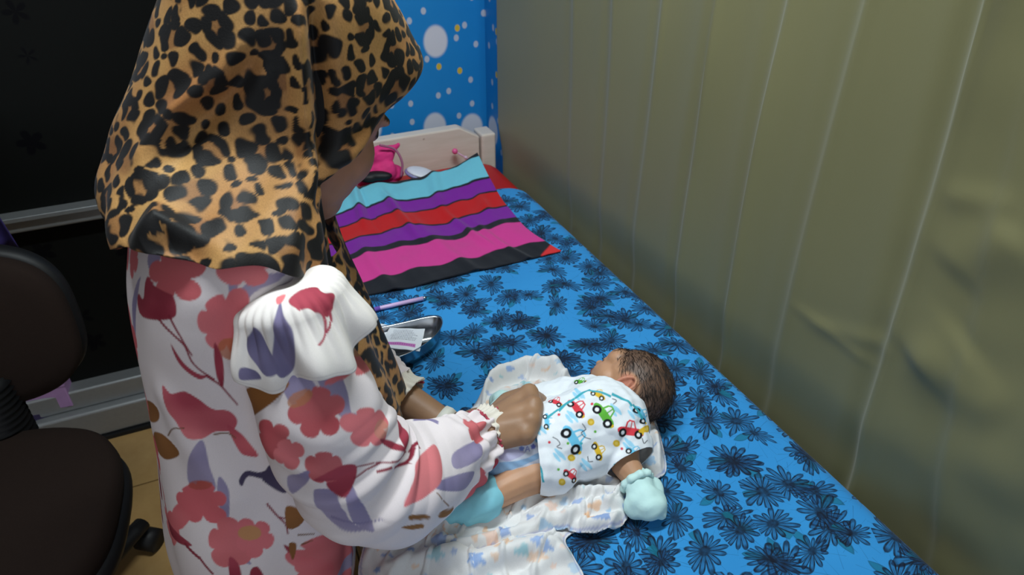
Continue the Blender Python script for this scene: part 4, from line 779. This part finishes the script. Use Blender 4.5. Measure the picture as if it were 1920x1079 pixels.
    flounce(SH_L+[.005, .0, .012], np.array([.12, .10, -.95]), 1, lambda pt: None)
    # leopard headscarf ------------------------------------------------------------------
    T = np.array([(.79, -.15, .160, .60, .86), (.86, -.15, .150, .60, .88), (.98, -.15, .124, .59, .92), (1.06, -.112, .112, .580, .94), (1.10, -.114, .112, .576, .944), (1.13, -.121, .116, .585, .938), (1.16, -.118, .135, .630, .918), (1.19, -.098, .185, .672, .895), (1.224, -.074, .232, .682, .888), (1.27, -.044, .222, .684, .886), (1.32, -.016, .200, .688, .882), (1.36, .0, .180, .703, .868), (1.395, .035, .150, .735, .838), (1.41, .07, .112, .765, .80)])
    z = np.r_[np.linspace(.79, 1.06, 130)[:-1], np.linspace(1.06, 1.41, 330)]; t = crom(T, z); na = 720; a = np.linspace(0, 2*math.pi, na, endpoint=False)
    G = superring(t[:, 0:1], t[:, 1:2], t[:, 2:3], t[:, 3:4], z[:, None], a[None, :], 2.15)
    A2 = np.broadcast_to(a, G.shape[:2]); Z2 = G[..., 2]; yc = .78     # brim comes to a soft point at the front
    fr = sm(1.15, 1.2, Z2)*sm(1.34, 1.24, Z2)*sm(.10, .23, G[..., 0]); G[..., 1] = yc+(G[..., 1]-yc)*(1-.32*fr)
    cen = G.mean(1, keepdims=True); N = grid_normals(G, True); N *= np.sign(((G-cen)*N).sum(-1).mean())
    f = .006*nz(G.reshape(-1, 3)*[1, 1, .45], 5, 12, 3).reshape(Z2.shape)*sm(1.38, 1.25, Z2)+.0045*np.sin(A2*13+3*np.sin(Z2*9))*sm(1.24, 1.10, Z2)
    for (pts, w, am, y0) in (([(455, 60), (420, 120), (340, 200), (285, 290), (235, 400)], .009, .008, .72), ([(470, 80), (440, 140), (370, 225), (310, 320)], .012, -.007, .72), ([(585, 0), (598, 120), (608, 220), (598, 320)], .010, -.014, .70), ([(560, 0), (566, 120), (574, 250), (590, 420), (600, 520)], .010, .010, .68), ([(605, 330), (612, 420), (630, 520)], .014, -.012, .68),
                             ([(250, 470), (310, 420), (400, 432), (520, 465), (570, 490)], .008, .010, .64), ([(280, 455), (350, 440), (470, 465)], .006, -.007, .64), ([(240, 440), (285, 395), (310, 370)], .006, .006, .68), ([(225, 470), (270, 420)], .006, .006, .70), ([(620, 300), (680, 262), (740, 215)], .008, .005, .70)):
        Q3 = np.array([Py(x, y, y0) for x, y in pts]); best = np.full(Z2.shape, 1e9); tt = np.zeros(Z2.shape)
        for k in range(len(Q3)-1):
            e = Q3[k+1]-Q3[k]; D = (G-Q3[k])*[1, .25, 1]; e2 = e*[1, .25, 1]; t_ = np.clip((D@e2)/(e2@e2), 0, 1); d = np.linalg.norm(D-t_[..., None]*e2, axis=-1); mk = d < best; best = np.where(mk, d, best); tt = np.where(mk, (k+t_)/(len(Q3)-1), tt)
        f += 1.6*am*np.exp(-(best/w)**2)*sm(.82, .76, G[..., 1])*sm(-.1, .15, tt)*sm(1.1, .85, tt)
    G = G+N*f[..., None]; cen = G.mean(1, keepdims=True); N = grid_normals(G, True); N *= np.sign(((G-cen)*N).sum(-1).mean()); V, NV = G.reshape(-1, 3), N.reshape(-1, 3)
    # face opening and hem
    x, y, zz = V.T; line = 1.224-.49*(.238-x)-.010*np.sin((x-.09)*20); g1 = np.minimum(np.minimum(line-zz, x-(.088+.02*sm(.70, .66, y)*0)), zz-1.062-.0*x)
    g1 = np.minimum(g1, .03); hem = 1.100+.036*sm(.74, .62, y)*sm(.06, -.02, x)+.004*np.sin(y*40)+.004*np.sin(x*60); fp = sm(.035, .115, x)*sm(.14, .05, np.abs(y-.715)); hem = hem-(hem-.815)*fp**1.15; g2 = hem-zz
    C = leopard(V, NV); V2, F2, C2 = clip(V, grid_faces(len(z), na, True), np.maximum(g1, g2), C)
    n = NT('leopard_satin'); at = n.n('ShaderNodeAttribute', attribute_name='print'); o_ = n.obj(); fz = n.noise(o_, 700, 3); n.bump(fz, .25, .0009)
    o = obj('headscarf', mesh_np('headscarf', V2, F2, col=C2), n.fin(n.VM('MULTIPLY', at.outputs['Color'], n.mix(n.noise(n.VM('MULTIPLY', o_, (1, 1, .4)), 900, 1), (.7, .7, .7), (1.2, 1.2, 1.2))), .6, 0, .3, .05), wm); mod(o, 'SOLIDIFY', thickness=.0015)
    o['label'] = 'brown and black leopard print headscarf'
    cap = [ellipsoid(H(-.008, 0, .025), (.099, .079, .103), ax)]; V, F = join(cap); V, F = np.array(V), F; V, F = blob(cap, .006, 2); D = V-HC_; V2, F2, _ = clip(V, F, (D@hf)*.8-.045-.25*(D@hc)+.02)
    obj('under_cap', mesh_np('under_cap', V2, F2), plain('black_cap_cloth', lin(22, 18, 18), .9), wm)
def leopard(V, N):
    r = np.random.RandomState(17); n = len(V); C = np.tile(lin(178, 130, 76), (n, 1)); w = nz(V, 9, 4, 3)[:, None]; C = C*(1+.0*w)+ (lin(196, 146, 84)-lin(160, 96, 48))*w*.35; C = np.clip(C, .01, 1)
    ink = np.full(n, -1.0); brown = np.zeros(n); warp = np.stack([nz(V, 42, 31+k, 1) for k in range(3)], 1)*.0028; Vw = V+warp
    pts = []; cell = {}; R = .0375
    for k in r.permutation(n)[:40000]:
        p = V[k]; key = tuple((p//R).astype(int)); ok = True
        for dx in (-1, 0, 1):
            for dy in (-1, 0, 1):
                for dz in (-1, 0, 1):
                    for q in cell.get((key[0]+dx, key[1]+dy, key[2]+dz), ()):
                        if ((q-p)**2).sum() < R*R: ok = False
        if ok: cell.setdefault(key, []).append(p); pts.append((p, N[k]))
    order = np.argsort(V[:, 2], kind='stable'); zs_ = V[order, 2]
    for p, nn in pts:
        J = order[np.searchsorted(zs_, p[2]-.04):np.searchsorted(zs_, p[2]+.04)]; D = Vw[J]-p; k = np.where((np.abs(D[:, 0]) < .036) & (np.abs(D[:, 1]) < .036) & (np.abs(D[:, 2]) < .036))[0]; k = k[(N[J[k]]@nn) > .1]
        if len(k) == 0: continue
        u = np.cross(nn, [.2, .3, .9]); u /= np.linalg.norm(u); v = np.cross(nn, u); Q = np.c_[D[k]@u, D[k]@v]; k = J[k]; sc = .80+.3*r.rand(); rot = r.rand()*6.28; el = .7+.55*r.rand()
        c, s_ = math.cos(rot), math.sin(rot); Q = np.c_[Q[:, 0]*c-Q[:, 1]*s_, (Q[:, 0]*s_+Q[:, 1]*c)*el]/(sc*1.42); fld = np.full(len(k), -1.0); m = r.randint(4, 7); gap = r.rand() < .75
        for j in range(m):
            if gap and j == 0: continue
            an = 2*math.pi*j/m+r.normal()*.12; rad = .0085+r.normal()*.0008; ra, rb = .0058+.0020*r.rand(), .0046+.0012*r.rand(); cc = np.array([math.cos(an), math.sin(an)])*rad; e = Q-cc; tg = np.array([-math.sin(an), math.cos(an)]); rd = np.array([math.cos(an), math.sin(an)])
            fld = np.maximum(fld, 1-np.sqrt(((e@tg)/ra)**2+((e@rd)/rb)**2))
        ink[k] = np.maximum(ink[k], fld); brown[k] = np.maximum(brown[k], sm(.012, .006, np.linalg.norm(Q, axis=1)))
    b = brown[:, None]; C = C*(1-b*.65)+lin(120, 74, 42)*b*.65
    # small solid spots where no rosette reaches
    free = np.where((ink < -.55) & (brown < .02))[0]; sp = []
    cell = {}; R = .0125; order = np.argsort(V[:, 2], kind='stable'); zs_ = V[order, 2]
    for k in r.permutation(free)[:6000]:
        p = V[k]; key = tuple((p//R).astype(int))
        if any(((q-p)**2).sum() < R*R for dx in (-1, 0, 1) for dy in (-1, 0, 1) for dz in (-1, 0, 1) for q in cell.get((key[0]+dx, key[1]+dy, key[2]+dz), ())): continue
        cell.setdefault(key, []).append(p); j = order[np.searchsorted(zs_, p[2]-.014):np.searchsorted(zs_, p[2]+.014)]; D = Vw[j]-p; rr = .0056+.0026*r.rand(); ink[j] = np.maximum(ink[j], 1-np.linalg.norm(D, axis=1)/rr)
    m = sm(-.12, .10, ink)[:, None]; return C*(1-m)+lin(14, 12, 13)*m
build_woman()
# ------------------------------------------------------------------ the baby
def build_baby():
    Q = lambda x, y, z: Pz(x, y, B+z)
    Hb = Q(1180, 722, .060); e = CAM-Hb; e /= np.linalg.norm(e); c = .74*cR+.67*cU; c -= e*(c@e); c /= np.linalg.norm(c); f = np.cross(e, c); f = f if f@(-cR) > 0 else -f; f, e = f*math.cos(.34)-e*math.sin(.34), e*math.cos(.34)+f*math.sin(.34); ax = [f, e, c]
    bb = empty('person', (*Q(1090, 810, 0)[:2], B)); tag(bb, 'newborn baby in a car print shirt lying on the blue sheet', 'person')
    h = lambda a, b_, d: Hb+f*a+e*b_+c*d
    T0, T1 = Q(1040, 832, .056), Q(1132, 792, .060)
    parts = [ellipsoid(h(-.008, -.004, .008), (.057, .046, .052), ax), ellipsoid(h(.020, -.002, -.016), (.038, .036, .034), ax), ellipsoid(h(.022, .016, -.020), (.024, .020, .024), ax), ellipsoid(h(.022, -.020, -.020), (.024, .020, .024), ax), ellipsoid(h(.033, -.002, -.042), (.015, .018, .013), ax),
             ellipsoid(h(.056, -.004, -.012), (.008, .008, .007), ax), ellipsoid(h(.052, -.004, -.027), (.008, .012, .006), ax), ellipsoid(h(.035, -.004, .012), (.022, .034, .024), ax), ellipsoid(h(.047, .012, -.001), (.006, .009, .005), ax), ellipsoid(h(.047, -.018, -.001), (.006, .009, .005), ax),
             capsule(h(-.008, 0, -.025), T1+(Hb-T1)*.35, .030, .034), capsule(T0+(T1-T0)*.25, T1, .046, .052)]
    # ear
    eo = np.array([-.011, .0425, -.005]); ring = []
    for a in np.linspace(-.9, 4.0, 13): ring.append(h(eo[0]-.0118*math.cos(a)*(.9)-.005*math.sin(a), eo[1]+.002+.003*(math.cos(a) > 0), eo[2]+.0178*math.sin(a)))
    parts += chain(ring, [.0026]*len(ring)); parts += [ellipsoid(h(eo[0], eo[1]-.004, eo[2]), (.011, .004, .017), ax), ellipsoid(h(eo[0]+.003, eo[1]+.001, eo[2]-.0175), (.006, .0036, .006), ax), capsule(h(eo[0]-.003, eo[1], eo[2]+.010), h(eo[0]-.004, eo[1], eo[2]-.006), .0016, .0018)]
    # limbs
    A0, A1, A2, A3 = Q(1165, 812, .060), Q(1172, 870, .042), Q(1192, 900, .036), Q(1208, 928, .030)
    parts += chain([A0, A1, A2, A3], [.024, .020, .016, .011]); farA = [Q(1060, 745, .055), Q(1010, 752, .05), Q(965, 765, .045)]; parts += chain(farA, [.022, .017, .014])
    L0, L1, L2 = Q(1022, 884, .040), Q(922, 928, .038), Q(872, 952, .026); parts += chain([L0, (L0+L1)/2+[0, 0, .002], L1, L2], [.025, .0225, .021, .017]); parts += chain([L2, Q(850, 962, .026)], [.018, .015])
    K0, K1, K2 = Q(1005, 820, .036), Q(915, 840, .030), Q(872, 862, .022); parts += chain([K0, K1, K2], [.024, .020, .016])
    V, F = blob(parts, .0019, 5); D = V-Hb; df, de, dc = D@f, D@e, D@c; C = np.tile(lin(192, 146, 114), (len(V), 1)); n3 = nz(V, 22, 3, 2)[:, None]; C = C*(1+.06*n3)
    hd = sm(.085, .07, np.linalg.norm(D, axis=1)); k = -.42*(df+.02)+.90*(dc+.011)+.006*nz(V, 60, 9, 3); far = np.linalg.norm(D-(f*eo[0]+e*eo[1]+c*eo[2]), axis=1); m = sm(-.004, .016, k)*hd*sm(.018, .024, far); C = C*(1-m[:, None]*.85)+lin(66, 50, 44)*m[:, None]*.85
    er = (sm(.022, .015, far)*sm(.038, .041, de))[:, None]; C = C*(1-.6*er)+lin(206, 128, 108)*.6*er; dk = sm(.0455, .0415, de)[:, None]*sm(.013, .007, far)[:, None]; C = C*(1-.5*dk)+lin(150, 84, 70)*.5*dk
    m = ((np.abs(dc+.004) < .0016) & (np.abs(np.abs(de+.003)-.0145) < .008) & (df > .04))[:, None]; C = np.where(m, lin(60, 40, 36), C); m = ((np.abs(dc+.027) < .004) & (df > .053) & (np.abs(de+.004) < .012))[:, None]; C = np.where(m, lin(190, 104, 96), C)
    pk = sm(.03, .0, np.linalg.norm(V-L1, axis=1))[:, None]*.35; C = C*(1-pk)+lin(214, 142, 120)*pk
    obj('body', mesh_np('body', V, F, col=C), skin_mat('baby_skin', 0, 0, .12), bb)
    # soft hair
    N = fnormals(V, F); cand = np.where((m.ravel() | (k > .002)) & (hd > .9) & (far > .023))[0]; r = np.random.RandomState(3); pick = r.choice(cand, 1900); HV, HF = [], []
    for i in pick:
        p, nn = V[i], N[i]; fl = -f*.8-c*.55+e*.1+r.normal(size=3)*.28; fl -= nn*(fl@nn); fl /= max(np.linalg.norm(fl), 1e-6); L = .007+.008*r.rand(); s_ = np.cross(nn, fl); b0 = len(HV); lift = .10+.22*r.rand()
        for j, (t, w) in enumerate(((0, .00035), (.4, .0003), (.75, .00022), (1, .00008))):
            q = p-nn*.0006+fl*L*t+nn*L*lift*t*(1.3-t*.7)
            for sg in (-1, 1): HV.append(q+s_*sg*w)
            HV.append(q+nn*w*1.4)
        for j in range(3):
            a = b0+3*j
            for u, v in ((0, 1), (1, 2), (2, 0)): HF.append((a+u, a+v, a+3+v, a+3+u))
    o = obj('hair', mesh_np('hair', HV, np.array(HF)), plain('dark_baby_hair', lin(38, 28, 25), .5, var=.3), bb); o['kind'] = 'stuff'; o['label'] = 'thin dark baby hair'
    # car print shirt
    ps = [capsule(T0+[0, 0, .001], T1+[0, 0, .001], .058, .061), capsule(Q(1030, 868, .05), Q(1040, 800, .05), .044, .044), capsule(Q(1105, 762, .052), Q(1158, 800, .056), .046, .046), *chain([A0, Q(1176, 842, .05), Q(1172, 868, .044)], [.038, .034, .030]), *chain([Q(1085, 752, .052), farA[0], farA[1]], [.034, .030, .024]), ellipsoid(Q(1085, 820, .05), (.075, .068, .052))]
    V, F = blob(ps, .0021, 6, 1); N = fnormals(V, F); V = V+N*(.0022*nz(V, 16, 8, 3)+.002*np.maximum(0, nz(V*[1, 1, .5], 28, 2, 2)))[:, None]; V[:, 2] = np.maximum(V[:, 2], B+.006)
    # open it at neck, cuffs and hem
    def cut(p, d, w): d = d/np.linalg.norm(d); g = (V-p)@d; return np.where(np.linalg.norm(V-p, axis=1) < w, g, -1)
    g = np.maximum(cut(A1+(A2-A1)*.12, A2-A1, .045), cut(farA[1], farA[2]-farA[1], .04)); nk = T1+(Hb-T1)*.60; g = np.maximum(g, cut(nk, Hb-T1, .06)); g = np.maximum(g, np.where(np.linalg.norm(V-T0, axis=1) < .12, (V-Q(1004, 850, .06))@((Q(1000, 846, .05)-Q(1100, 838, .05))/np.linalg.norm(Q(1000, 846, .05)-Q(1100, 838, .05))), -1))
    N = fnormals(V, F); pt = Paint(V, N, lin(232, 236, 242), bvh_of(V, F)); pt.e = .0005; Lp = pt.lay
    blk, wh, red, grn, blu, yel, teal, sky = lin(22, 22, 26), lin(240, 242, 246), lin(216, 62, 74), lin(98, 178, 62), lin(112, 196, 232), lin(222, 182, 48), lin(64, 168, 184), lin(160, 214, 240)
    for (x, y, a) in ((1070, 778, .6), (1047, 850, .5), (1152, 765, .4), (1097, 868, .3), (1178, 830, .2), (1083, 735, .4), (1187, 770, .3), (1010, 800, .7)): 
        for dx, dy in ((0, 0), (7, 5), (-3, 8)): Lp(oval_px(x+dx, y+dy, 11, 3.2, .9), sky)
    def car(w1, w2, col, sz=1.0, flip=1):
        """w1 rear wheel, w2 front wheel in photo pixels"""
        w1, w2 = np.array(w1, float), np.array(w2, float); d = w2-w1; L = np.linalg.norm(d); d /= L; u = np.array([d[1], -d[0]])*flip; s_ = L/30.0; X = lambda a, b_: w1+d*a*s_+u*b_*s_
        A = pt.anchor(*X(15, 6))
        cab = [X(2, 6), X(5, 20), X(10, 25), X(20, 24), X(27, 8)]; Lp(cab, col, A, False)
        Lp([X(6, 9), X(8, 19), X(11, 22), X(14, 22), X(14, 9)], wh, A, False); Lp([X(16, 9), X(16, 22), X(19, 21), X(23, 9)], wh, A, False)
        Lp([X(-9, 0), X(-11, 6), X(-6, 10), X(4, 11), X(27, 11), X(36, 9), X(40, 4), X(39, -1), X(30, -3), X(0, -3)], col, A)
        Lp(oval_px(*X(38, 4), 3*s_, 3*s_), yel, A)
        for w in (w1, w2): Lp(oval_px(*w, 8*s_, 8*s_), blk, A); Lp(oval_px(*w, 3.6*s_, 3.6*s_), wh, A)
    for w1, w2, col in (((1120, 768), (1139, 795), grn), ((1062, 813), (1081, 843), blu), ((1032, 752), (1048, 761), red), ((1070, 757), (1086, 779), red), ((1114, 838), (1123, 858), yel), ((1061, 889), (1078, 902), red), ((1166, 812), (1197, 816), red), ((1180, 846), (1196, 858), blu), ((1112, 738), (1128, 747), yel), ((1080, 716), (1096, 722), grn), ((1022, 782), (1024, 800), blu), ((1196, 770), (1206, 790), blu)): car(w1, w2, col)
    for x, y in ((1108, 792), (1071, 859), (1212, 805), (1156, 832), (1054, 905)): Lp(oval_px(x, y, 6.5, 6.5), yel); Lp(oval_px(x, y, 3.2, 3.2), lin(236, 206, 96))
    for x, y, k_ in ((1048, 778, red), (1116, 810, grn), (1065, 832, grn), (1047, 881, grn), (1110, 758, red), (1090, 832, teal), (1030, 830, red), (1166, 842, red)): Lp(oval_px(x, y, 2.6, 2.6), k_)
    for p in ([(1092, 795), (1098, 806), (1090, 812), (1096, 820), (1108, 824)], [(1036, 820), (1046, 826), (1050, 834), (1044, 838), (1054, 842)], [(1102, 856), (1104, 866), (1112, 866)], [(1148, 748), (1156, 752), (1150, 758)], [(1204, 822), (1208, 832), (1214, 826)]): pt.line(p, 1.6, 1.6, lin(60, 62, 70))
    for p in ([(1104, 729), (1145, 742), (1185, 758), (1206, 786)], [(1106, 728), (1082, 744), (1052, 764), (1026, 784)], [(1150, 872), (1172, 869), (1198, 880)], [(1004, 862), (1014, 880), (1018, 906)]): pt.line(p, 4, 4, teal)
    Lp(oval_px(1036, 790, 5, 5), lin(246, 246, 246))
    V2, F2, C2 = clip(V, F, g, pt.C); o = obj('shirt', mesh_np('shirt', V2, F2, col=C2), cloth_print('car_print_cotton', 900, .85, .2), bb); mod(o, 'SOLIDIFY', thickness=.0014); o['label'] = 'white baby shirt printed with toy cars'
    # mittens, socks, nappy
    M_mint = plain('mint_cotton', lin(200, 234, 232), .85, var=.05, scale=60, bump=.3, bdist=.003); M_aqua = plain('aqua_cotton', lin(136, 206, 222), .85, var=.06, scale=60, bump=.3, bdist=.003)
    def bag(name, ps, mat, amp=.003, seed=1, smooth=5):
        V, F = blob(ps, .0026, smooth); N = fnormals(V, F); V = V+N*(amp*nz(V, 26, seed, 2))[:, None]; V[:, 2] = np.maximum(V[:, 2], B+.004); return obj(name, mesh_np(name, V, F), mat, bb)
    mc = Q(1212, 940, .026); md = (mc-A2)/np.linalg.norm(mc-A2); mt_ = bag('mitten', [ellipsoid(mc, (.026, .027, .020)), capsule(A2+md*.004, mc, .019, .022), capsule(mc, Q(1240, 966, .018), .021, .006), capsule(Q(1190, 950, .018), Q(1232, 962, .014), .016, .008), capsule(Q(1222, 915, .024), Q(1240, 958, .016), .014, .007)], M_mint, .0022, 4, 4)
    V, F = lathe_vf([(.0205, -.005), (.0235, 0), (.0215, .005), (.018, .005), (.018, -.005)], 40); V = np.array(V); an = np.arctan2(V[:, 1], V[:, 0]); V[:, :2] *= (1+.09*np.sin(an*9))[:, None]; Rm = np.array(Vector(A3-A2).to_track_quat('Z', 'Y').to_matrix()); obj('mitten_cuff', mesh_np('mitten_cuff', V@Rm.T+A2+(A3-A2)*.1, F), M_mint, mt_)
    bag('mitten', [ellipsoid(Q(950, 764, .050), (.026, .020, .018)), capsule(Q(975, 762, .05), Q(950, 764, .05), .016, .018), ellipsoid(Q(940, 752, .04), (.02, .016, .018))], M_mint, .002, 6)
    bag('sock', [capsule(L1+(L2-L1)*.35, L2, .030, .028), capsule(L2, Q(848, 962, .026), .026, .020), ellipsoid(Q(900, 950, .022), (.034, .022, .016)), ellipsoid(Q(925, 950, .016), (.03, .014, .010))], M_aqua, .003, 7)
    bag('sock', [capsule(K1+(K2-K1)*.4, K2, .026, .022), capsule(K2, Q(858, 872, .024), .02, .016)], M_aqua, .002, 8)
    ps = [capsule(Q(1012, 838, .052), Q(960, 853, .054), .044, .036), capsule(Q(960, 850, .054), Q(912, 876, .046), .034, .024), capsule(Q(1000, 862, .050), Q(935, 878, .048), .026, .022)]
    V, F = blob(ps, .0024, 6, 1); N = fnormals(V, F); V = V+N*(.0018*nz(V, 30, 9, 2))[:, None]; V[:, 2] = np.maximum(V[:, 2], B+.005); pt = Paint(V, N, lin(216, 222, 238), bvh_of(V, F))
    pt.lay([(905, 895), (930, 872), (980, 862), (1018, 848), (1018, 858), (985, 872), (940, 890), (915, 905)], lin(150, 188, 226)); pt.lay([(930, 850), (960, 842), (985, 850), (950, 866)], lin(168, 160, 200), alpha=.7)
    for x, y, k_ in ((985, 832, lin(150, 130, 190)), (1000, 838, lin(110, 120, 200)), (995, 822, lin(220, 120, 160)), (1008, 826, lin(90, 170, 220)), (978, 842, lin(120, 140, 210))): pt.lay(flower_px(x, y, 5, .3, 5, seed=int(x)), k_, smooth=False)
    pt.line([(985, 848), (989, 838), (993, 847)], 1.6, 1.6, lin(100, 110, 190)); pt.line([(987, 844), (991, 843)], 1.4, 1.4, lin(100, 110, 190))
    o = obj('nappy', mesh_np('nappy', V, F, col=pt.C), cloth_print('nappy_print', 700, .8, .15), bb); o['label'] = 'pale blue printed nappy'
build_baby()
